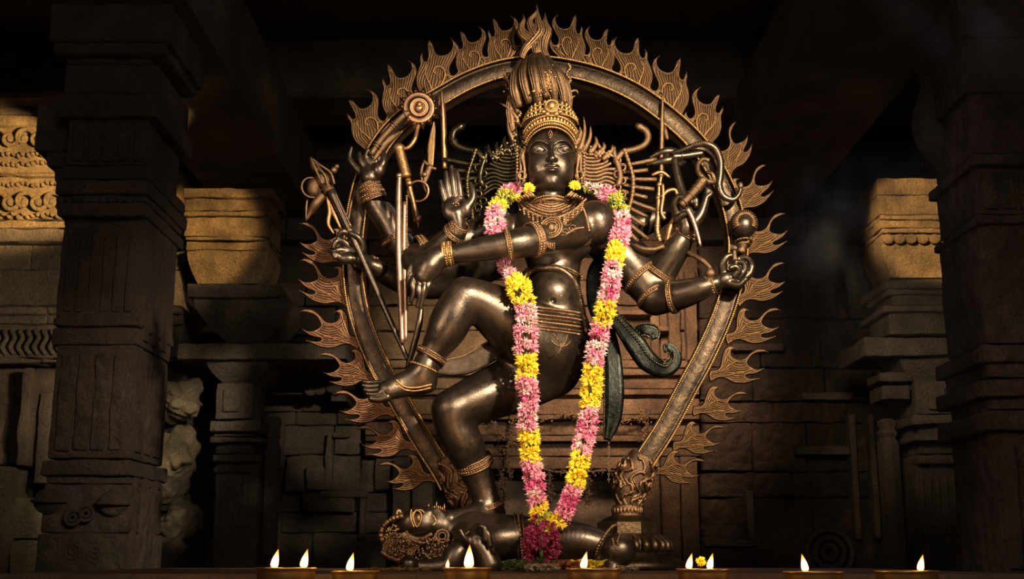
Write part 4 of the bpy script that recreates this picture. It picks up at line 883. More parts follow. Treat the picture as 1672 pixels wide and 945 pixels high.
# ------------------------------------------------------------------ sashes
def ribbon(B, pts, wid, th=.012, n=30, ridge=True):
    "flat band following (px,py,d), width in px, thickness metres"
    q = catmull([S(a, b, c) for a, b, c in pts], n); wd = np.interp(np.linspace(0, 1, n), np.linspace(0, 1, len(wid)), wid)
    T = np.gradient(q, axis=0); V = []; F = []
    prof = [(-1, 0), (-.86, .9), (-.5, .55), (0, 1.0), (.5, .55), (.86, .9), (1, 0), (.6, -.8), (-.6, -.8)]
    for i in range(n):
        t = unit(T[i]); s_ = unit(np.cross(t, [0, 1, 0])); hw = wd[i] * .5 * .00208
        for a, b in prof: V.append(q[i] + s_ * a * hw + np.array([0, -1, 0]) * b * th * .5)
    m = len(prof)
    for i in range(n - 1):
        for k in range(m): F.append((i * m + k, i * m + (k + 1) % m, (i + 1) * m + (k + 1) % m, (i + 1) * m + k))
    F.append(tuple(range(m))[::-1]); F.append(tuple((n - 1) * m + k for k in range(m)))
    B.add(V, F); return q, wd
def ribbon_beads(B, q, wd, side, r=.0032, k=1, dep=.004):
    T = np.gradient(q, axis=0)
    for i in range(0, len(q), k):
        s_ = unit(np.cross(unit(T[i]), [0, 1, 0])); B.ball(q[i] + s_ * side * wd[i] * .5 * .00208 + np.array([0, -dep, 0]), r, 6, 4)
B = MB(); q, wd = ribbon(B, [(985, 500, -.02), (1012, 530, -.03), (1036, 560, -.04), (1058, 590, -.04), (1085, 603, -.05), (1102, 590, -.05), (1099, 572, -.05), (1088, 566, -.05), (1086, 575, -.05)], [16, 24, 34, 34, 26, 22, 16, 12, 4], .03, 60)
ribbon_beads(B, q[:50], wd, 1, .0034); ribbon_beads(B, q[:44], wd * .3, 1, .004, 1, .018)
B.build('sash_tail', DARK, root)  # tails, hanging sash and loop: their shade is put into the near-black colour
B = MB(); q, wd = ribbon(B, [(1010, 535, .0), (1030, 545, -.01), (1050, 538, -.02), (1066, 542, -.02), (1070, 553, -.02)], [14, 20, 18, 22, 10], .025, 30); ribbon_beads(B, q, wd, -1, .004); ribbon_beads(B, q, wd, 1, .004); B.build('sash_tail', DARK, root)
B = MB(); q, wd = ribbon(B, [(988, 520, .04), (1000, 580, .02), (1003, 640, .01), (1000, 685, .01), (992, 718, .01)], [22, 28, 32, 28, 10], .035, 60); ribbon_beads(B, q, wd, -1, .0042); ribbon_beads(B, q, wd, -.72, .0022); B.build('hanging_sash', DARK, root)
B = MB(); q, wd = ribbon(B, [(1000, 408, .06), (974, 440, .04), (968, 475, .03), (974, 510, .03), (992, 540, .02)], [26, 26, 22, 22, 14], .03, 40); B.build('sash_loop', DARK, root)
B = MB(); c = np.array([S(994, y, .01) for y in np.arange(712, 790, 4.4)])
for i, p in enumerate(c): ring(B, p, (1, 0, 0) if i % 2 else (0, 1, 0), .0034, .0012, 10, 5)
B.build('hanging_chain', ORN, root)
B = MB(); q, wd = ribbon(B, [(708, 602, -.17), (735, 600, -.16), (765, 594, -.14), (800, 575, -.11), (838, 552, -.06)], [14, 26, 30, 32, 26], .016, 60); ribbon_beads(B, q, wd, 1, .0038); ribbon_beads(B, q, wd * .86, 1, .0026); B.build('ankle_sash', SASH, root)
B = MB(); c = catmull([S(1030, 395, .06), S(1046, 405, .04), S(1066, 407, .03), S(1084, 402, .03)], 16); B.tube(c, .009, 8); B.build('arm_cord', ORN, root); B = MB(); c = catmull([S(1124, 413, .03), S(1145, 424, .0), S(1158, 436, -.01), S(1164, 448, -.01)], 16); B.tube(c, .008, 8); B.tube(c + [0, -.006, .004], .003, 6)
B.ball(S(1160, 446, -.015), .018, 10, 7); B.build('arm_cord', ORN, root)
# ================================================================== the flaming arch
arch = thing('flaming_arch', S(880, 900, 0.10), 'tall oval bronze arch edged with flames, framing the dancing deity', 'arch')
AD = 0.11
ctr = [(735, 792), (722, 768), (690, 718), (656, 660), (624, 605), (598, 545), (583, 490), (578, 430), (582, 365), (596, 300), (622, 243), (660, 199), (715, 165), (770, 135), (825, 117), (880, 112), (935, 119), (985, 133), (1035, 156), (1085, 191), (1130, 232), (1165, 280), (1190, 335), (1202, 395), (1198, 445), (1180, 510), (1152, 575), (1120, 635), (1085, 700), (1053, 750), (1040, 775)]
q = catmull([S(a, b, AD) for a, b in ctr], 260)
prof = [(-1.0, .75), (-.92, .95), (-.84, .75), (-.78, .42), (-.6, .50), (0, .56), (.6, .50), (.78, .42), (.84, .75), (.92, .95), (1.0, .75), (1.0, -1), (-1.0, -1)]
T = np.gradient(q, axis=0); V = []; F = []; m = len(prof); sides = []
for i in range(len(q)):
    t = unit(T[i]); s_ = unit(np.cross(t, [0, 1, 0])); sides.append(s_)
    for a, b in prof: V.append(q[i] + s_ * a * .036 + np.array([0, -1, 0]) * b * .036)
for i in range(len(q) - 1):
    for k in range(m): F.append((i * m + k, i * m + (k + 1) % m, (i + 1) * m + (k + 1) % m, (i + 1) * m + k))
F.append(tuple(range(m))[::-1]); F.append(tuple((len(q) - 1) * m + k for k in range(m)))
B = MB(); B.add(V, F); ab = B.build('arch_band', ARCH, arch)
B = MB(); qq = catmull(q, 620); TT = np.gradient(qq, axis=0)
for i in range(len(qq)):
    s_ = unit(np.cross(unit(TT[i]), [0, 1, 0]))
    for sg in (-1, 1): B.ball(qq[i] + s_ * sg * .0325 + np.array([0, -.037, 0]), .0046, 5, 4)
B.build('bead_edging', GOLD, ab, kind='stuff')
# flames: one shape, five licks with ridged surfaces
def lick(B, pts, wid, th, nr, dep0):
    n = 16; c = catmull([(x, 0, y) for x, y in pts], n); wd = np.interp(np.linspace(0, 1, n), np.linspace(0, 1, len(wid)), wid)
    T = np.gradient(c, axis=0); V = []; F = []; mm = nr * 4 + 1
    for i in range(n):
        t = unit(T[i]); s_ = np.array([t[2], 0, -t[0]]); u = np.linspace(-1, 1, mm)
        dome = np.sqrt(np.maximum(0, 1 - u * u)); rid = np.abs(np.sin(u * nr * math.pi / 2 + .5 * math.pi * (nr % 2)))
        fade = min(1, wd[i] / 5.0)
        for side in (-1, 1):
            z = -side * (dome * th * (.35 + .65 * fade) * .8 + rid * 1.5 * dome * fade) + dep0
            V.append(np.stack([c[i][0] + s_[0] * u * wd[i] * .5, z, c[i][2] + s_[2] * u * wd[i] * .5], 1))
    V = np.vstack(V)
    for i in range(n - 1):
        for side in (0, 1):
            a = (i * 2 + side) * mm; b = ((i + 1) * 2 + side) * mm
            for k in range(mm - 1):
                F.append((a + k, a + k + 1, b + k + 1, b + k) if side else (a + k, b + k, b + k + 1, a + k + 1))
    B.add(V, F)
def seg_dist(X, Z, poly):
    D = np.full(X.shape, 1e9); ins = np.zeros(X.shape, bool)
    for (x0, z0), (x1, z1) in zip(poly, np.roll(poly, -1, 0)):
        dx, dz = x1 - x0, z1 - z0; t = np.clip(((X - x0) * dx + (Z - z0) * dz) / (dx * dx + dz * dz + 1e-9), 0, 1); D = np.minimum(D, np.hypot(X - x0 - t * dx, Z - z0 - t * dz))
        c = (z0 > Z) != (z1 > Z); ins ^= c & (X < (x1 - x0) * (Z - z0) / (z1 - z0 + 1e-12) + x0)
    return np.where(ins, D, -D)
def open_dist(X, Z, poly):
    D = np.full(X.shape, 1e9)
    for (x0, z0), (x1, z1) in zip(poly[:-1], poly[1:]):
        dx, dz = x1 - x0, z1 - z0; t = np.clip(((X - x0) * dx + (Z - z0) * dz) / (dx * dx + dz * dz + 1e-9), 0, 1); D = np.minimum(D, np.hypot(X - x0 - t * dx, Z - z0 - t * dz))
    return D
def outline_relief(segs, h=.7, th=3.0, box=(-36, -12, 52, 98), th0=2.2, right=(0, 1), left=(4,), nst=13):
    "solid relief plate from an outline with sharp tips; grooves flow from the root to the tips, with a raised rim"
    seg = [catmull(np.array(g, float), max(8, 5 * len(g))) for g in segs]; poly = np.vstack([g[:-1] for g in seg])
    F = Field((box[0], -9, box[1]), (box[2], 9, box[3]), h); X, Z = np.meshgrid(F.ax[0], F.ax[2], indexing='ij'); D = seg_dist(X, Z, poly)
    dR = np.minimum.reduce([open_dist(X, Z, seg[i]) for i in right]); dL = np.minimum.reduce([open_dist(X, Z, seg[i]) for i in left])
    psi = dL / (dL + dR + 1e-6) + .05 * np.sin(Z * .09)
    flow = np.cos(2 * math.pi * nst * psi); rim = np.exp(-((D - 1.5) / 1.0) ** 2); inner = np.clip((D - 2.6) / 1.5, 0, 1)
    w_ = np.clip(D / 2.2, 0, 1); ht = th0 * np.sqrt(w_) + th * (1 - np.exp(-np.maximum(D, 0) / 8)) + .9 * rim + .85 * flow * inner
    F.F = np.where(D[:, None, :] > 0, np.abs(F.ax[1])[None, :, None] - ht[:, None, :], np.maximum(-D[:, None, :], np.abs(F.ax[1])[None, :, None] - .3)).astype(np.float32)
    return F.mesh()
def flame_mesh(v):
    j = lambda s=1.5: random.uniform(-s, s)
    t1 = (27 + j(2), 92 + j()); t2 = (-8 + j(2), 89 + j(2)); t3 = (-20 + j(), 68 + j(2)); cu = (41, 43 + j(2)); b0 = (13, -9); b1 = (-17, -9)
    segs = [[b0, (19, 1), (29, 9), (39, 19), (44.5, 31), cu], [cu, (37, 34), (31, 31), (27, 35), (26.5, 43), (31, 52), (37, 62), (39.5, 71), (36.5, 82), t1],
            [t1, (30.5, 82), (29.5, 73), (24, 66), (16, 63), (9, 63), (3, 67), (0, 75), (-2.5, 82), t2], [t2, (-10.5, 80), (-10, 70), (-9.5, 61), (-12, 54.5), (-15.5, 54), (-17.5, 60), t3], [t3, (-23.5, 59), (-22.5, 49), (-26.5, 38), (-29, 27), (-28, 15), (-23, 4), b1], [b1, (-2, -10), b0]]
    V, F = outline_relief(segs); 
    # a raised curl in the body
    B = MB(); B.add(V, F); c = catmull([(8, -6.2, 8), (16, -6.8, 20), (19, -7, 33), (13, -7, 42), (4, -7, 42), (0, -6.6, 36), (4, -6.4, 32)], 26); B.tube(c, np.linspace(1.6, 1.1, 26), 6)
    c = catmull([(0, -5.6, 2), (-6, -6.4, 16), (-12, -6.4, 28), (-13, -6, 40), (-10, -5, 48)], 20); B.tube(c, np.linspace(1.5, .8, 20), 6)
    c = catmull([(14, -5, 8), (24, -5.6, 16), (28, -5.4, 24), (24, -5.6, 30), (20, -6, 28)], 16); B.tube(c, np.linspace(1.3, .9, 16), 6)
    V = np.vstack(B.v) / 94.6
    me = bpy.data.meshes.new('flame'); me.from_pydata(V.tolist(), [], B.f); me.polygons.foreach_set('use_smooth', [True] * len(me.polygons)); return me
def low_flame_mesh(v):
    j = lambda s=1.2: random.uniform(-s, s)
    b0 = (9, 9); b1 = (9, -10); cu = (-35 + j(), 43 + j()); t1 = (-86 + j(2), 38.5 + j()); t2 = (-79 + j(2), 12 + j()); t3 = (-70 + j(2), -3 + j())
    segs = [[b0, (-6, 13), (-11, 30), (-16, 43), (-26, 48.5), cu], [cu, (-28, 41), (-27, 33), (-35, 27), (-46, 28), (-57, 37), (-68, 43), (-79, 42.5), t1], [t1, (-73, 37), (-62, 34), (-55, 27), (-52, 20), (-58, 14), (-67, 10.5), t2],
            [t2, (-69, 5), (-58, 2), (-50, 1.2), (-48, -1), (-55, -3.5), t3], [t3, (-58, -9), (-44, -12.5), (-28, -11), (-16, -5), (-5, -4), b1], [b1, (11, 0), b0]]
    V, F = outline_relief(segs, box=(-92, -18, 15, 54), nst=10); B = MB(); B.add(V, F)
    for pts in ([(2, -5.4, 4), (-12, -6, 8), (-24, -6.2, 18), (-34, -6, 22), (-46, -5, 21)], [(-2, -5, -2), (-18, -6, 0), (-32, -6, 4), (-44, -5.4, 5)], [(-14, -5, 20), (-19, -5.6, 32), (-24, -4.6, 42)]):
        c = catmull(pts, 30)
        for p in c: B.ball(p, .95, 5, 4)
    me = bpy.data.meshes.new('flame'); me.from_pydata((np.vstack(B.v) / 92.6).tolist(), [], B.f); me.polygons.foreach_set('use_smooth', [True] * len(me.polygons)); return me
lm = [low_flame_mesh(k) for k in range(3)]; lm2 = [x.copy() for x in lm]
for x in lm: x.materials.append(FLAMEM)
for x in lm2: x.materials.append(RED)
fm = [flame_mesh(k) for k in range(3)]; fm2 = [x.copy() for x in fm]
for x in fm: x.materials.append(FLAMEM)
for x in fm2: x.materials.append(RED)
FL = [  # base px, tip of the tallest lick px, mirrored
 (822, 104, 833, 25, 0), (772, 124, 780, 43, 0), (708, 156, 734, 63, 0), (655, 190, 665, 98, 0), (612, 236, 597, 145, 0), (562, 428, 490, 366, 0), (566, 495, 490, 425, 0), (577, 560, 491, 509, 0), (606, 618, 521, 581, 0), (636, 674, 546, 644, 0), (670, 730, 583, 701, 0), (703, 782, 618, 761, 0),
 (933, 100, 911, 24, 1), (980, 116, 965, 43, 1), (1040, 148, 1008, 60, 1), (1096, 182, 1078, 91, 1), (1146, 228, 1146, 141, 1), (1190, 285, 1202, 200, 1), (1203, 345, 1251, 270, 1), (1217, 415, 1281, 350, 1), (1212, 490, 1281, 431, 1), (1195, 553, 1274, 507, 1), (1168, 614, 1253, 575, 1), (1140, 672, 1221, 645, 1), (1107, 729, 1182, 699, 1), (1073, 771, 1151, 755, 1)]
for i, (bx, by, tx, ty, mir) in enumerate(FL):
    a = S(bx, by, AD); b = S(tx, ty, AD); dv = b - a; L = math.hypot(dv[0], dv[2]); sgn = -1 if mir else 1
    low = 5 <= i <= 11 or i >= 17; nar = .92
    base_ang = math.atan2(38.5, 86 * sgn * -1) if low else math.atan2(91, 26 * sgn * nar); ang = math.atan2(dv[2], dv[0]) - base_ang
    o = bpy.data.objects.new('flame', ((lm2 if 5 <= i <= 10 else lm) if low else fm)[i % 3]); C.objects.link(o); o.parent = arch
    o.location = Vector(a - np.array(ORIG[arch.name])); Lx = L * random.uniform(.97, 1.03)
    o.rotation_euler = (0, -ang, 0); o.scale = (L * sgn * (1 if low else nar), .2, Lx if not low else L)
# crown flame at the top
B = MB(); o0 = S(874, 96, .02)
for pts, wd in (([(-22, 0), (-16, 16), (-4, 30), (8, 46), (6, 60), (4, 72), (2, 94)], [10, 14, 20, 22, 16, 9, .6]), ([(22, -2), (14, 12), (14, 30), (20, 46), (16, 60), (16, 70), (16, 80)], [10, 14, 18, 16, 10, 5, .6]),
                ([(0, 2), (0, 16), (-6, 32), (-20, 44), (-22, 56), (-18, 66), (-20, 78)], [10, 14, 20, 18, 12, 6, .6]), ([(0, 2), (6, 20), (4, 36), (-6, 54), (-8, 66), (2, 78), (4, 90)], [8, 14, 20, 16, 10, 7, 1])):
    lick(B, pts, wd, 6, 4, random.uniform(-1, 1))
B.v = [v * .00222 + o0 for v in B.v]; o = B.build('flame', FLAMEM, arch); o['label'] = 'topmost flame above the hair'
# leafy sheaths that hold the band ends
def sheath(pts, rad, n=40):
    B = MB(); c = catmull([S(a, b, .10) for a, b in pts], 20); rr = np.interp(np.linspace(0, 1, 20), np.linspace(0, 1, len(rad)), rad) * .0021; B.tube(c, rr, 24)
    o = B.build('leaf_sheath', ORN, arch); T = unit(c[-1] - c[0]); x, y, _ = frame(T); B = MB()
    for k in range(n):   # curling leaves on the sheath, springing free at its mouth
        a0 = 2 * math.pi * k / n + rng.uniform(-.1, .1); t0 = (k % 4) * .2; L = rng.uniform(.3, .45); P_ = []
        for u in np.linspace(0, 1, 10):
            t = min(1.12, t0 + L * u); i = min(19, t * 19); j = int(i); cc = c[j] + T * max(0, t - 1) * .12; r = rr[j] * (1.0 + .16 * u * u + (.3 * max(0, t - .95) / .17)); a = a0 + .5 * math.sin(u * 3.6) * (1 if k % 2 else -1)
            P_.append(cc + (math.cos(a) * x + math.sin(a) * y) * r)
        B.tube(P_, np.interp(np.linspace(0, 1, 10), [0, .4, .8, 1], [2.6, 3.4, 2.2, .6]) * .0021, 6); B.ball(P_[-2], .0055, 6, 4)
    B.build('leaf_carving', ORN, o)
sheath([(776, 836), (764, 806), (748, 776), (730, 746)], [26, 30, 27, 19])
sheath([(1025, 826), (1027, 800), (1038, 772), (1052, 744)], [19, 26, 29, 22])
def at(px, py, d=.10): return S(px, py, d)
def lathe_px(cx, d, prof, n=40, sx=1.0, ang0=0.0):   # prof: (radius px, py)
    B = MB(); zs = [(r * M_(cx, y, 4 + d), S(cx, y, d)[2]) for r, y in prof]; c = S(cx, prof[0][1], d); B.lathe((c[0], c[1], 0), zs, n, ang0=ang0); return B
B = lathe_px(1024, .10, [(20, 846), (26, 843), (24, 838), (21, 834), (25, 830), (22, 824)], 36)
for k in range(24): a = 2 * math.pi * k / 24; c = S(1024, 833, .1); B.ball(c + [.048 * math.cos(a), .048 * math.sin(a), 0], [.006, .006, .012], 6, 4)
B.build('pedestal_neck', ORN, arch)
B = lathe_px(1023, .10, [(50, 871), (50, 853), (46, 851), (40, 847), (28, 842)], 8, ang0=math.pi / 8); B.build('pedestal', ARCH, arch, smooth=False)
B = lathe_px(1023, .10, [(96, 929), (97, 922), (92, 915), (78, 910), (76, 904), (72, 900), (62, 898), (66, 890), (60, 878), (50, 871)], 40)
for k in range(26):
    a = 2 * math.pi * k / 26; c = S(1023, 888, .1); r = .135; p = [c + [r * math.cos(a) * f, r * math.sin(a) * f, z] for f, z in ((.95, -.02), (1.08, -.008), (.98, .012), (.78, .028))]; B.tube(catmull(p, 8), [.010, .013, .014, .013, .011, .009, .007, .004], 7)
B.build('lotus_base', ARCH, arch)

# ================================================================== the demon under the foot
demon = thing('demon_figure', S(780, 932, -0.1), 'dark bronze demon lying on its back with head at left, trampled under the dancing foot', 'statue')
df = Field(P(612, 945, 3.6) - [.02, .1, .02], P(1060, 800, 4.2) + [.02, .1, .03], 0.0034)
D = -.12
el(df, 690, 857, D, 38, 28, .075, .02); el(df, 668, 858, D, 24, 22, .07, .02)                 # face lying back
ch(df, [(672, 846, D - .04, 14), (700, 838, D - .04, 12), (716, 832, D - .03, 8)], .02)
ch(df, [(726, 860, D, 26), (760, 866, D, 28)], .03)
el(df, 815, 880, D, 50, 36, .10, .03); el(df, 770, 882, D, 40, 30, .09, .03); el(df, 842, 878, D + .01, 34, 34, .09, .03)
ch(df, [(740, 850, D + .02, 16), (775, 852, D + .01, 17), (815, 858, D + .01, 18)], .02)
ch(df, [(850, 878, D, 36), (900, 880, D - .02, 33), (945, 882, D - .04, 29), (980, 889, D - .05, 23), (1000, 896, D - .06, 21)], .02, 10)
el(df, 1011, 898, D - .08, 29, 27, .055, .006)
ch(df, [(1005, 905, D - .04, 20), (985, 922, D - .06, 17), (1000, 930, D - .1, 14)], .02)
ch(df, [(762, 880, D - .06, 20), (745, 905, D - .09, 20), (725, 925, D - .09, 18), (660, 926, D - .06, 16)], .02, 8)
ch(df, [(664, 925, D - .09, 15), (668, 921, D - .1, 15)], .006)
df.F = np.maximum(df.F, (CZ - .046 - df.ax[2])[None, None, :]).astype(np.float32); V, F = df.mesh(); B = MB(); B.add(V, F)
for spec in ([[('c', [(800, 922, D - .12, 20), (792, 905, D - .12, 18), (782, 890, D - .12, 17)], .012), ('e', 779, 880, D - .12, 18, 17, .022, .012),
    ('c', [(772, 876, D - .13, 6.5), (774, 864, D - .14, 6), (784, 860, D - .15, 5.5), (788, 872, D - .15, 5)], .004), ('c', [(780, 872, D - .13, 6.5), (783, 860, D - .15, 6), (791, 862, D - .16, 5.4), (793, 880, D - .16, 5)], .004),
    ('c', [(787, 876, D - .13, 6.5), (791, 866, D - .15, 6), (797, 872, D - .16, 5.4), (800, 890, D - .16, 4.6)], .004), ('c', [(790, 884, D - .13, 6), (799, 880, D - .14, 5.4), (804, 895, D - .15, 4.6), (806, 908, D - .14, 3.6)], .004),
    ('c', [(766, 884, D - .13, 6.5), (757, 876, D - .14, 5), (752, 866, D - .14, 4)], .004)]]): V, F = hand(spec, .0024); B.add(V, F)
B.build('body', BODY, demon)
B = MB()
for sx in (0, 1):
    c = S(683 + sx * 2, 845 - sx * 3, D - .085 + sx * .06)
e0 = S(683, 846, D - .076); B.tube(catmull([e0 + [-.008, .004, .026], e0 + [-.016, 0, .004], e0 + [-.004, -.004, -.026], e0 + [.010, -.003, -.002], e0 + [.006, .002, .018], e0 + [-.008, .004, .026]], 26), .0032, 7); B.tube(catmull([e0 + [-.022, .006, .028], e0 + [-.024, 0, .002], e0 + [-.012, -.002, -.028]], 14), .0028, 6); B.ball(e0 + [.001, 0, 0], [.007, .006, .012], 10, 8)
B.tube(catmull([S(672, 852, D - .075), S(674, 838, D - .075), S(686, 832, D - .07), S(694, 838, D - .07)], 12), .003, 6)
B.build('eye', GOLD, demon)
B = MB()
for k in range(9): a = S(700 + 3.2 * k, 831 + .9 * abs(k - 4), D - .045); B.tube([a, a + [0.0, -.004, .012 + .012 * (k % 4 == 0)]], [.004, .001], 6)
B.build('tusks', GOLD, demon); B = MB(); B.tube(catmull([S(655, 838, D - .02), S(651, 832, D - .02), S(648, 840, D - .02), S(654, 845, D - .02)], 10), .005, 6); B.tube(catmull([S(700, 836, D - .05), S(708, 842, D - .06), S(712, 852, D - .065), S(706, 858, D - .07)], 12), .003, 6)
B.build('brow_ornament', GOLD, demon)
B = MB()
for j in range(17):   # combed braids curling down behind the face
    t = j / 16; x0, y0 = 664 + 42 * t, 876 + 9 * math.sin(t * 3); pts = [(x0, y0 - 6), (x0 - 14 - 8 * (1 - t), y0 + 2), (x0 - 26 - 10 * (1 - t), y0 + 12 + 6 * t), (x0 - 34 - 5 * (1 - t), y0 + 26 + 5 * t)]
    c = catmull([S(a, b, D - .055 - .02 * t) for a, b in pts], 12); B.tube(c, np.linspace(.008, .004, 12), 7)
    B.ball(c[-1], .009, 7, 5)
for k in range(480):
    x = rng.uniform(632, 772); y = 882 + .22 * abs(x - 700) + rng.uniform(-8, 30) - (16 if x < 655 else 0); B.ball(S(x, y, D - .085 + rng.uniform(-.014, .012)), R(rng.uniform(1.1, 2.7), x, y), 5, 4)
for k in range(60):
    a = rng.uniform(1.6, 3.6); B.ball(S(664 + 42 * math.cos(a), 872 - 30 * math.sin(a) , D - .03 + rng.uniform(-.03, .0)), R(rng.uniform(3, 5), 660, 870), 6, 4)
el_ = None

B.build('braided_hair', HAIR, demon)
B = MB(); B.ball(S(657, 889, D + .01), [.07, .06, .072], 20, 14); B.build('hair_mass', DARK, demon)
B = MB()
for k in range(150):
    a = rng.uniform(1.3, 4.4); rr_ = rng.uniform(.7, 1.05); B.ball(S(664 + 38 * rr_ * math.cos(a), 884 - 32 * rr_ * math.sin(a), D - .05 * (1.2 - rr_) - .03), R(rng.uniform(1.0, 2.3), 660, 870), 5, 4)
B.build('hair_bead', GOLD, demon, kind='stuff')
B = MB(); ring(B, S(722, 875, D - .09), (.2, -1, 0), .019, .0042, 20, 6, beads=.0034); ring(B, S(722, 875, D - .09), (.2, -1, 0), .011, .003, 18, 6)
for pts in ([(664, 868), (672, 880), (690, 886), (706, 880), (712, 872)], [(740, 882), (760, 872), (775, 862), (790, 860)], [(690, 900), (705, 915), (722, 926), (740, 930)]):
    c = catmull([S(a, b, D - .095) for a, b in pts], 24); B.tube(c, .0034, 6)
    for p in c[::2]: B.ball(p, .0046, 6, 4)
B.build('necklace', ORN, demon)
B = MB(); a = S(850, 880, D); ring(B, a, (1, 0, .1), .080, .005, 44, 7, beads=.0042); ring(B, a + [.012, 0, 0], (1, 0, .1), .080, .0035, 44, 7); ring(B, a + [-.012, 0, 0], (1, 0, .1), .080, .0035, 44, 7); B.build('waist_band', ORN, demon)
B = MB(); ring(B, S(990, 884, D - .06), (.8, -.3, -.5), .055, .005, 36, 7, beads=.0046)
for pts in ([(1000, 880), (1004, 893), (1016, 905), (1026, 915)], [(1012, 872), (1008, 885), (1012, 898), (1002, 915)]):
    c = catmull([S(a, b, D - .135 + .012 * abs(i - 1)) for i, (a, b) in enumerate(pts)], 20); B.tube(c, .003, 6); [B.ball(p, .004, 6, 4) for p in c[::2]]
B.build('anklet', ORN, demon)

# ================================================================== things the hands hold
def px_tube(B, pts, r, n=None, m=10):
    n = n or max(6, 5 * len(pts)); c = catmull([S(*p) for p in pts], n); rr = np.interp(np.linspace(0, 1, n), np.linspace(0, 1, len(np.atleast_1d(r))), np.atleast_1d(r)); B.tube(c, [R(x, *p[:2]) if False else x * .00208 for x in rr], m); return c
def axis_lathe(B, p, q_, prof, n=24):   # prof (radius px, fraction along)
    a = S(*p); b = S(*q_); L = np.linalg.norm(b - a); B.lathe(a, [(r * .00208, f * L) for r, f in prof], n, axis=(b - a) / L)
# trident staff
t = thing('trident_staff', S(665, 592, -.05), 'long slanting bronze staff with a bud-shaped head, gripped by the outermost left hand', 'staff')
B = MB(); px_tube(B, [(540, 310, -.04), (572, 378, -.04), (600, 440, -.04), (640, 530, -.05), (668, 592, -.05)], [7, 6.4, 5, 4.6, 3.4], 30, 12)
px_tube(B, [(546, 312, -.052), (574, 372, -.054)], [2, 2], 10, 6); B.build('shaft', BODY, t)
B = MB(); axis_lathe(B, (538, 312, -.04), (506, 256, -.04), [(6, 0), (10, .05), (8, .12), (14, .25), (13, .4), (8, .52), (7, .6), (9, .7), (6, .85), (1, 1)], 16)
for pts in ([(527, 300), (518, 282), (512, 268), (507, 257)], [(546, 300), (540, 282), (524, 270), (508, 257)], [(536, 305), (530, 285), (518, 272)]): px_tube(B, [(a, b, -.072) for a, b in pts], [2.2, 2, 1], 14, 6)
for r, f in ((9, 0), (9.5, .09)): ring(B, S(538 - 32 * f, 312 - 56 * f, -.04), S(506, 256) - S(538, 312), r * .0021, .003, 20, 6)
B.build('bud_head', ORN, t)
B = MB(); B.ball(S(512, 306, -.04), [.024, .024, .036], 16, 10); ring(B, S(508, 306, -.05), (.6, -1, -.1), .034, .004, 26, 6); px_tube(B, [(527, 318, -.04), (516, 332, -.04), (508, 345, -.03), (500, 360, -.03)], [7, 8, 6, 1], 14)
px_tube(B, [(502, 325, -.03), (500, 340, -.03), (500, 360, -.03)], [2, 2, 1], 10, 6); B.ball(S(545, 278, -.03), .013, 10, 6); B.ball(S(550, 272, -.03), .009, 10, 6); B.build('side_bulb', ORN, t)
B = MB()
for pts in ([(534, 322), (538, 345), (536, 365), (544, 380)], [(536, 325), (546, 350), (556, 372)]):
    c = px_tube(B, [(a, b, -.03) for a, b in pts], [2.5, 4, 2], 16, 7); [B.ball(p, .0046, 6, 4) for p in c]
B.build('tassel', RED, t)
# long straight sword bar
t = thing('straight_sword', S(656, 556, -.08), 'tall upright flat bronze bar with one beaded edge, standing left of the raised knee', 'sword')
B = MB(); px_tube(B, [(652, 288, -.09), (651, 320, -.09), (651, 400, -.09), (654, 480, -.08), (657, 560, -.08)], [4, 5.2, 5.4, 5.2, 4], 40, 12); px_tube(B, [(661, 330, -.085), (660, 400, -.085), (662, 480, -.08), (663, 556, -.08)], [3.4, 3.6, 3.4, 2.6], 30, 8); B.ball(S(652, 287, -.09), .011, 12, 8)
B.build('blade', bronze('rosy_worn_bronze', (0.30, 0.20, 0.16), (0.5, 0.33, 0.2), (0.52, 0.62), 0.36, 0.56, 0.3, 110), t)
B = MB()
for y in np.arange(320, 420, 3.1): B.ball(S(664, y, -.09), .0046, 6, 4)
B.build('beaded_edge', ORN, t)
B = MB(); px_tube(B, [(688, 502, -.1), (684, 530, -.1), (674, 570, -.09), (664, 602, -.08)], [4, 5.4, 5, 3.5], 20); tag(B.build('short_rod', BODY), 'short dark rod slanting down from the drooping fingertips to the raised foot', 'rod')
# drum with handle
t = thing('hand_drum', S(680, 362, .0), 'narrow bronze hand drum with ring and bell tip, right of the upper left hand', 'drum')
B = MB(); axis_lathe(B, (664, 290, 0), (650, 236, 0), [(6, 0), (9, .04), (8.2, .12), (8, .8), (9.4, .84), (9.4, .92), (6, 1)], 24)
for f in np.linspace(.15, .8, 9): ring(B, S(664 - 14 * f, 290 - 54 * f, 0), S(650, 236) - S(664, 290), .0172, .0014, 20, 5)
B.build('drum_body', GOLD, t)
B = MB(); px_tube(B, [(666, 292, 0), (670, 310, 0), (676, 335, 0), (681, 360, 0)], [5, 4.2, 4, 5.6], 16); B.ball(S(668, 299, -.01), .012, 10, 7); B.ball(S(682, 357, 0), .014, 10, 7); px_tube(B, [(682, 360, 0), (683, 372, 0)], [3, .5], 5); B.build('handle', RED, t)
B = MB(); ring(B, S(683, 312, .01), (.15, 1, .1), .036, .0042, 34, 8); B.build('ring', RED, t); B = MB(); px_tube(B, [(659, 243, 0), (668, 240, .0), (677, 228, .0), (681, 213, .01), (683, 203, .02)], [3, 4, 4, 3.4, 5], 20); B.build('curved_horn', RED, t)
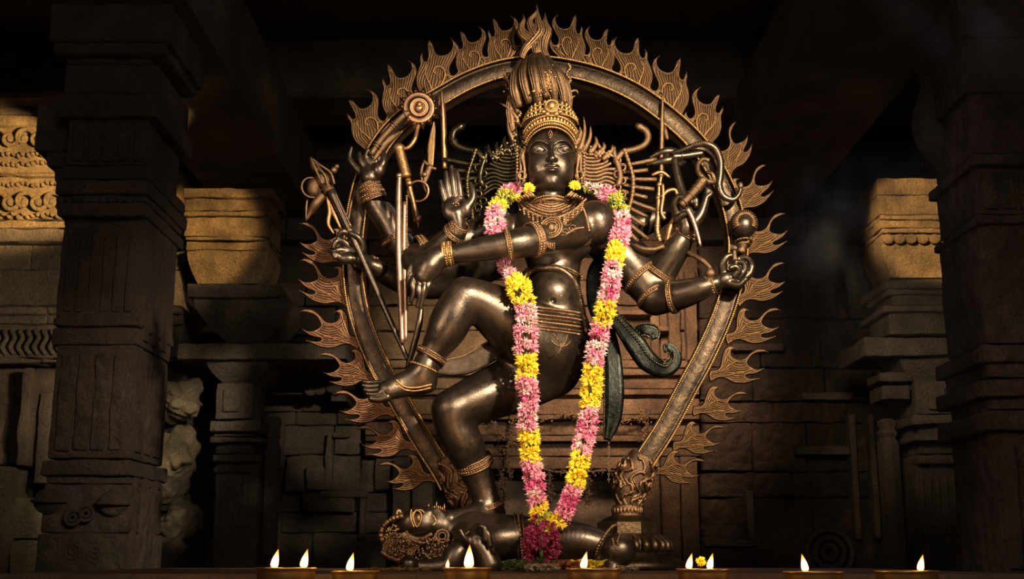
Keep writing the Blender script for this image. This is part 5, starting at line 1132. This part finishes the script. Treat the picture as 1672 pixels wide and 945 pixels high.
# dagger
t = thing('curved_dagger', S(690, 305, .02), 'small bronze dagger with leaf-shaped blade pointing up, left of the blessing hand', 'dagger')
B = MB(); q, wd = ribbon(B, [(709, 198, .02), (707, 215, .02), (704, 240, .02), (703, 271, .02)], [1, 9, 13, 10], .008, 24); B.build('blade', GOLD, t)
B = MB(); px_tube(B, [(703, 270, .02), (697, 285, .02), (693, 300, .02), (697, 315, .02)], [5, 6, 4, 2], 14); px_tube(B, [(692, 262, .02), (702, 272, .02), (712, 276, .02)], [2.4, 3, 2.4], 8); px_tube(B, [(692, 265, .02), (688, 280, .02), (690, 300, .02)], [2, 3, 2], 8); B.ball(S(693, 285, .01), .010, 10, 6); B.build('hilt', ORN, t)
B = MB(); px_tube(B, [(721, 148, .05), (723, 180, .05), (725, 230, .05), (726, 275, .05)], [1.5, 5, 5.4, 4.6], 20, 4); tag(B.build('slender_spear', RED), 'thin upright spear behind the arch, above the blessing hand', 'spear')
# sun disc
t = thing('petalled_disc', S(683, 178, .0), 'round bronze disc edged with pointed petals, in front of the upper left of the arch', 'disc')
c = S(684, 176, .0); ax = unit([.12, -1, -.12]); x, y, _ = frame(ax)
B = MB(); B.lathe(c, [(.054, -.006), (.056, .0), (.052, .005), (.046, .003), (.034, .006), (.033, .011), (.028, .011), (.024, .007), (.014, .010)], 40, axis=ax); B.build('plate', RED, t)
B = MB(); B.ball(c + ax * .012, [.016, .012, .021], 14, 9); B.ball(c + ax * .024 + [0, 0, .006], [.009, .007, .009], 10, 7); ring(B, c + ax * .008, ax, .024, .003, 28, 6, beads=.0026); B.build('boss', RED, t)
B = MB()
for k in range(14):
    a = 2 * math.pi * k / 14; dv = math.cos(a) * x + math.sin(a) * y; s_ = np.cross(ax, dv); p0 = c + dv * .050; p1 = c + dv * .080
    B.add([p0 - s_ * .014, p0 + s_ * .014, p1, p0 + ax * .012 + dv * .006, p0 - ax * .004], [(0, 3, 2), (3, 1, 2), (0, 2, 4), (1, 4, 2), (0, 4, 1), (0, 1, 3)]); B.ball(p0 + dv * .008 + ax * .007, .0042, 6, 4)
B.build('petal_rim', RED, t, smooth=False)
B = MB(); c = px_tube(B, [(606, 252, .0), (622, 228, -.0), (640, 208, -.0), (658, 190, -.01), (668, 184, -.01)], [5.4, 5.6, 6, 6, 4.5], 24)
for i in (3, 4, 12, 13, 19, 20): ring(B, c[i], c[i + 1] - c[i], .0135, .003, 20, 6)
px_tube(B, [(610, 262, .01), (624, 240, .02), (638, 226, .02), (654, 215, .03)], [3, 8, 7, 2], 14); tag(B.build('banded_rod', ORN), 'banded bronze rod rising from the bent-fingered upper left hand towards the petalled disc', 'rod')
# right side
t = thing('bronze_serpent', S(1180, 320, .06), 'dark bronze snake arching over the upper right hands and curling back up', 'snake')
B = MB(); c = px_tube(B, [(1094, 250, .07), (1112, 246, .05), (1132, 238, .04), (1152, 235, .03), (1168, 243, .03), (1176, 262, .03), (1176, 285, .03), (1174, 303, .03), (1181, 320, .03), (1196, 326, .03), (1206, 318, .03), (1210, 306, .03)], [3, 4, 5, 6, 6.4, 6.6, 6.6, 6.4, 6, 5, 4, 3], 60, 12); B.build('body', BODY, t)
B = MB()
for p in c[10:48]: B.ball(p + np.array([0, -.011, .003]), .0030, 6, 4)
B.ball(S(1209, 303, .03), [.010, .012, .014], 10, 7); B.build('scales', ORN, t)
t = thing('bronze_axe', S(1118, 325, .08), 'smooth bronze T-shaped hammer rising above the raised right hand', 'axe')
B = MB(); px_tube(B, [(1101, 260, .07), (1106, 285, .06), (1112, 308, .05), (1120, 332, .03)], [6.5, 7, 7.4, 6], 18, 14); B.build('shaft', BODY, t)
B = MB(); px_tube(B, [(1098, 256, .07), (1115, 255, .07), (1135, 252, .07), (1148, 250, .07)], [7, 6.5, 7, 6], 14, 14); ring(B, S(1113, 255, .07), (1, 0, 0), .0145, .003, 20, 6); B.build('head', BODY, t)
t = thing('ringed_mace', S(1142, 395, -.02), 'short diagonal bronze handle with ring top and pointed rod below, in the raised right hand', 'mace')
B = MB(); c = px_tube(B, [(1112, 335, -.02), (1125, 322, -.02), (1140, 305, -.02), (1149, 293, -.02)], [7, 7.5, 8.5, 9], 16, 14); [ring(B, c[i], c[i + 1] - c[i], .0175, .0024, 20, 6) for i in (2, 6, 9, 12)]; B.build('grip', ORN, t)
B = MB(); c = px_tube(B, [(1147, 290, -.01), (1140, 280, .0), (1140, 268, .01), (1148, 260, .02), (1158, 262, .02)], [5, 4.5, 4, 4, 4], 20, 9); px_tube(B, [(1146, 290, -.02), (1156, 296, -.02), (1166, 296, -.01), (1163, 284, -.01), (1154, 281, .0)], [5, 4.5, 4, 3.5, 3], 16, 9); B.build('ring_top', ORN, t)
B = MB(); px_tube(B, [(1122, 340, -.03), (1130, 355, -.03), (1138, 378, -.03), (1144, 402, -.03)], [4.4, 4.2, 3.8, 2.4], 14, 10); B.build('pointed_rod', bpy.data.materials['rosy_worn_bronze'], t)
B = MB(); px_tube(B, [(1082, 152, .07), (1081, 200, .07), (1080, 250, .08), (1080, 282, .08)], [1.5, 4.6, 5, 4.4], 20, 4); px_tube(B, [(1090, 228, .07), (1087, 215, .07), (1086, 205, .07)], [3, 4, 1], 8); tag(B.build('slender_spear', ORN), 'thin upright spear under the upper right of the arch', 'spear')
t = thing('thunderbolt_staff', S(1076, 410, .07), 'small knobbly bronze staff with cross-bar and hook, right of the hair spokes', 'staff')
B = MB(); c = px_tube(B, [(1080, 285, .06), (1076, 310, .06), (1075, 345, .06), (1073, 375, .06), (1078, 395, .06)], [3, 4, 5, 5, 4], 24, 8); [B.ball(p, .012, 8, 6) for p in c[::4]]; px_tube(B, [(1064, 286, .05), (1080, 281, .05), (1094, 290, .05)], [2.5, 4, 2], 8)
px_tube(B, [(1082, 300, .04), (1083, 320, .04), (1080, 345, .04), (1086, 358, .04)], [2.5, 3.4, 3, 3], 14); px_tube(B, [(1080, 322, .04), (1090, 312, .04), (1102, 310, .04), (1106, 318, .04)], [3, 4, 3.6, 3], 12)
px_tube(B, [(1088, 402, .05), (1094, 372, .04), (1104, 350, .04)], [4, 5.5, 5], 12, 4); B.build('shaft', RED, t)
t = thing('bronze_ball', S(1213, 392, .04), 'round dark bronze ball with beaded fringe above the lower right hand', 'ball')
B = MB(); B.ball(S(1214, 368, .04), [.046, .044, .046], 28, 18); B.build('sphere', BODY, t)
B = MB(); c0 = S(1214, 366, .04)
for k in range(22):
    a = math.pi * (k / 21) * 1.3 - .5; ring_p = c0 + np.array([.046 * math.cos(a), -.012, .046 * math.sin(a)]); B.tube(catmull([c0 + (ring_p - c0) * .55 + [0, -.030, 0], c0 + (ring_p - c0) * .9 + [0, -.018, 0], ring_p + [0, .006, 0]], 6), .0034, 6)
ring(B, S(1215, 394, .03), (0, .2, 1), .026, .004, 26, 6, beads=.004); ring(B, S(1214, 400, .03), (0, .2, 1), .022, .004, 26, 6); px_tube(B, [(1213, 398, .03), (1210, 412, .01)], [9, 7], 6); px_tube(B, [(1200, 425, -.01), (1199, 408, -.01)], [5, 3], 6); B.build('fringe', ORN, t)
# ================================================================== flower garland
def flower_mesh(name, m1, r=.021, npet=30, core=None):
    V = []; F = []
    for k in range(npet):
        z = rng.uniform(-.1, 1.0); a = rng.uniform(0, 2 * math.pi); s_ = math.sqrt(max(0, 1 - z * z)); dv = np.array([s_ * math.cos(a), s_ * math.sin(a), z]); L = r * rng.uniform(.75, 1.15)
        t = unit(np.cross(dv, rng.normal(size=3))); nn = np.cross(dv, t); wd = r * rng.uniform(.13, .22); bend = nn * r * rng.uniform(-.25, .25)
        b = len(V)
        V += [dv * r * .15 - t * wd * .4, dv * r * .15 + t * wd * .4, dv * L * .6 - t * wd + bend * .5, dv * L * .6 + t * wd + bend * .5, dv * L * .6 + nn * wd * .5, dv * L + bend]
        F += [(b, b + 4, b + 2), (b, b + 1, b + 4), (b + 1, b + 3, b + 4), (b + 2, b + 4, b + 5), (b + 4, b + 3, b + 5)]
    me = bpy.data.meshes.new(name); me.from_pydata([tuple(v) for v in V], [], F); me.materials.append(m1); me.update(); return me
FM = {c: [flower_mesh(n, m_, r) for _ in range(4)] for c, n, m_, r in (('p', 'pink_flower', PINK, .022), ('w', 'pale_flower', PALE, .020), ('h', 'deep_pink_flower', HOT, .021), ('y', 'yellow_flower', YEL, .022), ('l', 'lime_flower', LIME, .019), ('m', 'magenta_flower', MAG, .018), ('g', 'leaf_tuft', GREEN, .015))}
garland = thing('flower_garland', S(884, 922, -.25), 'long V-shaped garland of pink and yellow flowers hung round the neck of the deity', 'garland')
def put(parent, c, p, dv, sc_=1.0):
    o = bpy.data.objects.new({'p': 'pink_flower', 'w': 'pale_flower', 'h': 'deep_pink_flower', 'y': 'yellow_flower', 'l': 'lime_flower', 'm': 'magenta_flower', 'g': 'leaf_tuft'}[c], random.choice(FM[c])); C.objects.link(o)
    o.parent = parent; o.location = Vector(p) - Vector(ORIG[parent.name]); q_ = Vector((0, 0, 1)).rotation_difference(Vector(dv)); o.rotation_mode = 'QUATERNION'; o.rotation_quaternion = q_ @ Vector((0, 0, 1)).rotation_difference(Vector((0, 0, 1))); o.scale = (sc_,) * 3; return o
rest = {c: [] for c in FM}; count = [0]
def garl(nodes, step=11.5, maxparts=300):
    "nodes: px, py, depth, radius px, colour"
    P3 = np.array([S(a, b, c) for a, b, c, _, _ in nodes]); rr = (np.array([n[3] for n in nodes]) - 1.0) * .00208
    L = np.r_[0, np.cumsum(np.linalg.norm(np.diff(P3, axis=0), axis=1))]; n = int(L[-1] / (step * .00208)); dense = catmull(P3, 400); dl = np.r_[0, np.cumsum(np.linalg.norm(np.diff(dense, axis=0), axis=1))]; dl = dl / dl[-1] * L[-1]
    for i in range(n + 1):
        l = L[-1] * i / n; p = np.array([np.interp(l, dl, dense[:, k]) for k in range(3)]); l2 = min(L[-1], l + .01); T = unit(np.array([np.interp(l2, dl, dense[:, k]) for k in range(3)]) - p + 1e-9 * np.ones(3)) if i < n else T
        k = int(np.argmin(np.abs(L - l))); cols = nodes[k][4]; r = np.interp(l, L, rr); x, y, _ = frame(T); m = 15 if r > .055 else 6; ph = rng.uniform(0, 1)
        for j in range(m):
            a = 2 * math.pi * (j + ph) / m; dv = math.cos(a) * x + math.sin(a) * y; dv = unit(dv + T * rng.uniform(-.35, .35)); pos = p + dv * max(0, r - .021) + T * rng.uniform(-.3, .3) * step * .002
            c = random.choice(cols)
            if dv[1] < .35 and count[0] < maxparts: put(garland, c, pos, dv, rng.uniform(.9, 1.15)); count[0] += 1
            else: rest[c].append((pos, dv))
W = -.285
left = [(846, 306, .02, 14, 'pwgh'), (834, 313, -.0, 19, 'pph'), (822, 326, -.05, 20, 'llg'), (812, 340, -.09, 18, 'lly'), (808, 356, -.13, 20, 'ppwh'), (810, 372, -.15, 22, 'ppw'), (812, 392, -.16, 17, 'ph'), (816, 416, -.16, 13, 'gphg'), (824, 436, -.18, 14, 'gpgw'), (836, 453, -.22, 15, 'pwh'), (846, 468, -.26, 23, 'y'), (852, 482, W, 22, 'y'), (858, 500, W, 21, 'pw'), (860, 520, W, 20, 'phw'), (858, 545, W, 22, 'pw'), (858, 568, W, 22, 'ppw'), (860, 585, W, 21, 'y'), (860, 608, W, 21, 'y'), (861, 628, W, 20, 'pw'), (863, 650, W, 19, 'pph'), (862, 672, W, 19, 'pw'), (862, 692, W, 19, 'pw'), (863, 705, -.27, 20, 'y'), (864, 725, -.27, 20, 'y'), (866, 742, -.26, 19, 'y'), (869, 758, -.26, 19, 'pw'), (872, 780, -.26, 20, 'pphw'), (874, 800, -.26, 19, 'pw'), (877, 815, -.26, 18, 'p'), (880, 832, -.26, 19, 'y'), (884, 846, -.26, 20, 'yl')]
right = [(960, 306, .02, 12, 'glw'), (978, 311, -.02, 14, 'wgl'), (990, 316, -.06, 17, 'pph'), (1006, 326, -.09, 18, 'lyl'), (1011, 342, -.11, 19, 'llg'), (1014, 356, -.12, 18, 'pw'), (1014, 375, -.13, 20, 'pph'), (1011, 393, -.14, 20, 'ppw'), (1006, 405, -.16, 19, 'y'), (1004, 425, -.18, 19, 'y'), (1000, 442, -.2, 19, 'pw'), (998, 460, -.2, 20, 'ppw'), (994, 480, -.2, 20, 'pwh'), (990, 494, -.2, 20, 'y'), (987, 515, -.2, 21, 'y'), (983, 528, -.2, 19, 'y'), (979, 545, -.2, 20, 'pph'), (974, 568, -.2, 20, 'pw'), (970, 590, -.2, 20, 'ppw'), (967, 606, -.2, 20, 'y'), (966, 628, -.2, 21, 'y'), (965, 650, -.2, 20, 'y'), (962, 666, -.2, 18, 'pw'), (961, 688, -.2, 20, 'ph'), (956, 708, -.2, 20, 'pphw'), (951, 728, -.21, 20, 'pw'), (948, 745, -.22, 19, 'y'), (945, 762, -.22, 20, 'y'), (941, 782, -.23, 19, 'y'), (936, 800, -.24, 18, 'pw'), (929, 818, -.25, 19, 'ph'), (922, 836, -.26, 17, 'p'), (912, 848, -.26, 19, 'yl'), (898, 856, -.26, 18, 'y')]
pend = [(886, 858, -.28, 25, 'm'), (885, 872, -.29, 31, 'm'), (884, 888, -.29, 34, 'mm'), (884, 902, -.29, 32, 'mm'), (885, 913, -.28, 24, 'mm'), (885, 918, -.28, 14, 'g')]
garl(pend, 12, 300); garl(left, 12.5, 300); garl(right, 12.5, 300)
for c in rest:
    if not rest[c]: continue
    B = MB()
    for pos, dv in rest[c]:
        me = random.choice(FM[c]); V = np.empty(len(me.vertices) * 3); me.vertices.foreach_get('co', V); q_ = np.array(Vector((0, 0, 1)).rotation_difference(Vector(dv)).to_matrix()); B.add(V.reshape(-1, 3) @ q_.T + pos, [tuple(p.vertices) for p in me.polygons])
    B.build('flower_filling', {'p': PINK, 'w': PALE, 'h': HOT, 'y': YEL, 'l': LIME, 'm': MAG, 'g': GREEN}[c], garland, smooth=False, kind='stuff')
B = MB()
for nd in (left, right, pend): B.tube(catmull([S(a, b, c) for a, b, c, _, _ in nd], 90), .006, 8)
B.build('cord', GREEN, garland)
# two yellow flowers by the neck
def loose(name, col, px, py, d, sc_, label, n=5, group=None):
    B = MB()
    for k in range(n):
        me = random.choice(FM[col]); V = np.empty(len(me.vertices) * 3); me.vertices.foreach_get('co', V); dv = unit([rng.normal(0, .5), -1 + rng.uniform(0, .6), rng.normal(.3, .5)]); q_ = np.array(Vector((0, 0, 1)).rotation_difference(Vector(dv)).to_matrix())
        B.add(V.reshape(-1, 3) @ q_.T * sc_ + S(px, py, d) + dv * .006 * sc_ , [tuple(p.vertices) for p in me.polygons])
    return tag(B.build(name, {'y': YEL, 'm': MAG, 'g': GREEN, 'w': CREAM, 'l': LIME}[col], smooth=False), label, 'flower', group)
loose('yellow_flower', 'y', 863, 309, -.09, .95, 'yellow flower tucked beside the neck, under the ear at left')
loose('yellow_flower', 'y', 938, 306, -.09, .95, 'yellow flower tucked beside the neck, under the ear at right')
loose('yellow_flower', 'y', 846, 322, -.09, .6, 'small yellow blossom between the neck flower at left and the garland', 3)

# ================================================================== offerings on the altar
def clump(px0, px1, py, d, col, name, label, n, hh=6, cat='offering'):
    B = MB(); z0 = ALT_Z
    for k in range(n):
        x = rng.uniform(px0, px1); p = S(x, 930, d + rng.uniform(-.05, .05)); p[2] = z0 + .006 + rng.uniform(0, hh) * .002; a = rng.uniform(0, 6.28); e = np.array([math.cos(a), math.sin(a), rng.uniform(-.3, .6)]) * rng.uniform(.008, .018); f = unit(np.cross(e, [0, 0, 1])) * np.linalg.norm(e) * .5
        B.add([p - e, p + f + [0, 0, .004], p + e, p - f + [0, 0, .002], p + [0, 0, -.004]], [(0, 3, 2, 1), (0, 1, 4), (1, 2, 4), (2, 3, 4), (3, 0, 4)])
    return tag(B.build(name, col, smooth=False), label, cat)
ALT_Z = CZ - .047
clump(822, 866, 920, -.34, GREEN, 'leaf_pile', 'small heap of dark green leaves left of the hanging garland tassel', 90, 13)
clump(858, 910, 926, -.40, CREAM, 'petal_pile', 'low row of pale dried petals below the garland tassel', 130, 7)
clump(905, 945, 920, -.34, simple('rusty_petal', (0.45, 0.13, 0.04), .7, (0.2, 0.05, 0.03)), 'petal_pile', 'rust-red petals right of the garland tassel', 80, 12)
clump(920, 985, 918, -.30, YEL, 'petal_pile', 'yellow petals heaped below the knee of the demon', 90, 13)
clump(1012, 1042, 925, -.38, CREAM, 'petal_pile', 'small pale petals right of the lamp nearest the garland', 26, 4)
clump(600, 700, 926, -.40, simple('ochre_petal', (0.30, 0.18, 0.03), .8), 'petal_pile', 'thin scatter of ochre petals under the head of the demon', 60, 2)

# ================================================================== oil lamps
def oil_lamp(px, py, wpx, Y, flames, label, seed):
    c = P(px, py, Y); r = wpx * M_(px, py, Y) / 2; h = LED_Z; t = thing('oil_lamp', (c[0], c[1], h), label, 'lamp', None)
    zr = c[2] - h; prof = [(r * .40, 0), (r * .44, .003), (r * .60, .007), (r * .80, zr * .25), (r * .90, zr * .5), (r * .945, zr * .8), (r * .955, zr - .006), (r * .985, zr - .0045), (r * 1.0, zr - .0025), (r * .995, zr - .0006), (r * .97, zr), (r * .945, zr - .001), (r * .93, zr - .008), (r * .86, zr * .5), (r * .5, zr * .3), (.002, zr * .28)]
    B = MB(); B.lathe((c[0], c[1], h), prof, 56); B.build('bowl', BRASS, t)
    B = MB(); B.lathe((c[0], c[1], h), [(.001, zr - .0065), (r * .90, zr - .0065), (r * .90, zr - .009), (.001, zr - .0092)], 40); B.build('oil', OIL, t)
    for fx, top, small in flames:
        fp = P(fx, py - 3, Y - r * .15); fp[2] = c[2] - .002; ht = P(fx, top, Y)[2] - fp[2]
        B = MB(); B.tube([fp + [-.012, .008, -.006], fp + [-.003, .002, .002], fp + [0, 0, .007]], [.0022, .0022, .0016], 7); B.build('wick', WICK, t)
        B = MB(); n = 16; zz = np.linspace(0, 1, n); lean = .0045 if fx not in (1313, 766, 731) else (-.0035 if fx == 1313 else .001)
        wv = np.interp(zz, [0, .06, .2, .45, .7, .9, 1], [.55, .9, 1, .82, .46, .16, .02]) * ht * .22
        B.tube([fp + np.array([lean * (z ** 1.3) * 2 - lean * .8, 0, .002 + ht * z]) for z in zz], wv, 14); f = B.build('flame', FIRE, t)
        l = bpy.data.lights.new('flame_light', 'POINT'); l.energy = .22 * (ht / .035) ** 2; l.color = (1, .52, .18); l.shadow_soft_size = .012
        o = bpy.data.objects.new('flame_light', l); C.objects.link(o); o.location = fp + np.array([0, 0, ht + .006])
    return t
LED_Z = CZ - .088
oil_lamp(467, 926, 100, 2.95, [(450, 897, 0), (498, 897, 0)], 'brass bowl lamp with two flames, leftmost on the ledge', 1)
oil_lamp(580, 931, 80, 3.02, [(573, 903, 0)], 'small brass lamp with one flame, left of the head of the demon', 2)
oil_lamp(763, 926, 80, 2.95, [(766, 890, 0), (731, 913, 1)], 'brass bowl lamp with a tall flame, in front of the upturned bronze hand', 3)
oil_lamp(969, 927, 92, 2.95, [(955, 901, 0)], 'polished brass lamp with one flame, right of the garland tassel', 4)
oil_lamp(1148, 928, 88, 2.95, [(1127, 904, 0), (1161, 904, 0)], 'brass lamp with two flames and a marigold, right of the arch pedestal', 5)
oil_lamp(1328, 932, 98, 2.92, [(1313, 905, 0)], 'brass lamp with one leaning flame near its left side, second from right', 6)
oil_lamp(1480, 931, 105, 2.9, [(1505, 906, 0)], 'wide brass lamp with one flame near its right side, rightmost on the ledge', 7)
o = loose('marigold', 'y', 1145, 915, 0, .55, 'yellow marigold head resting in the two-flame lamp right of the arch', 6); o.location = P(1145, 926, 2.96);
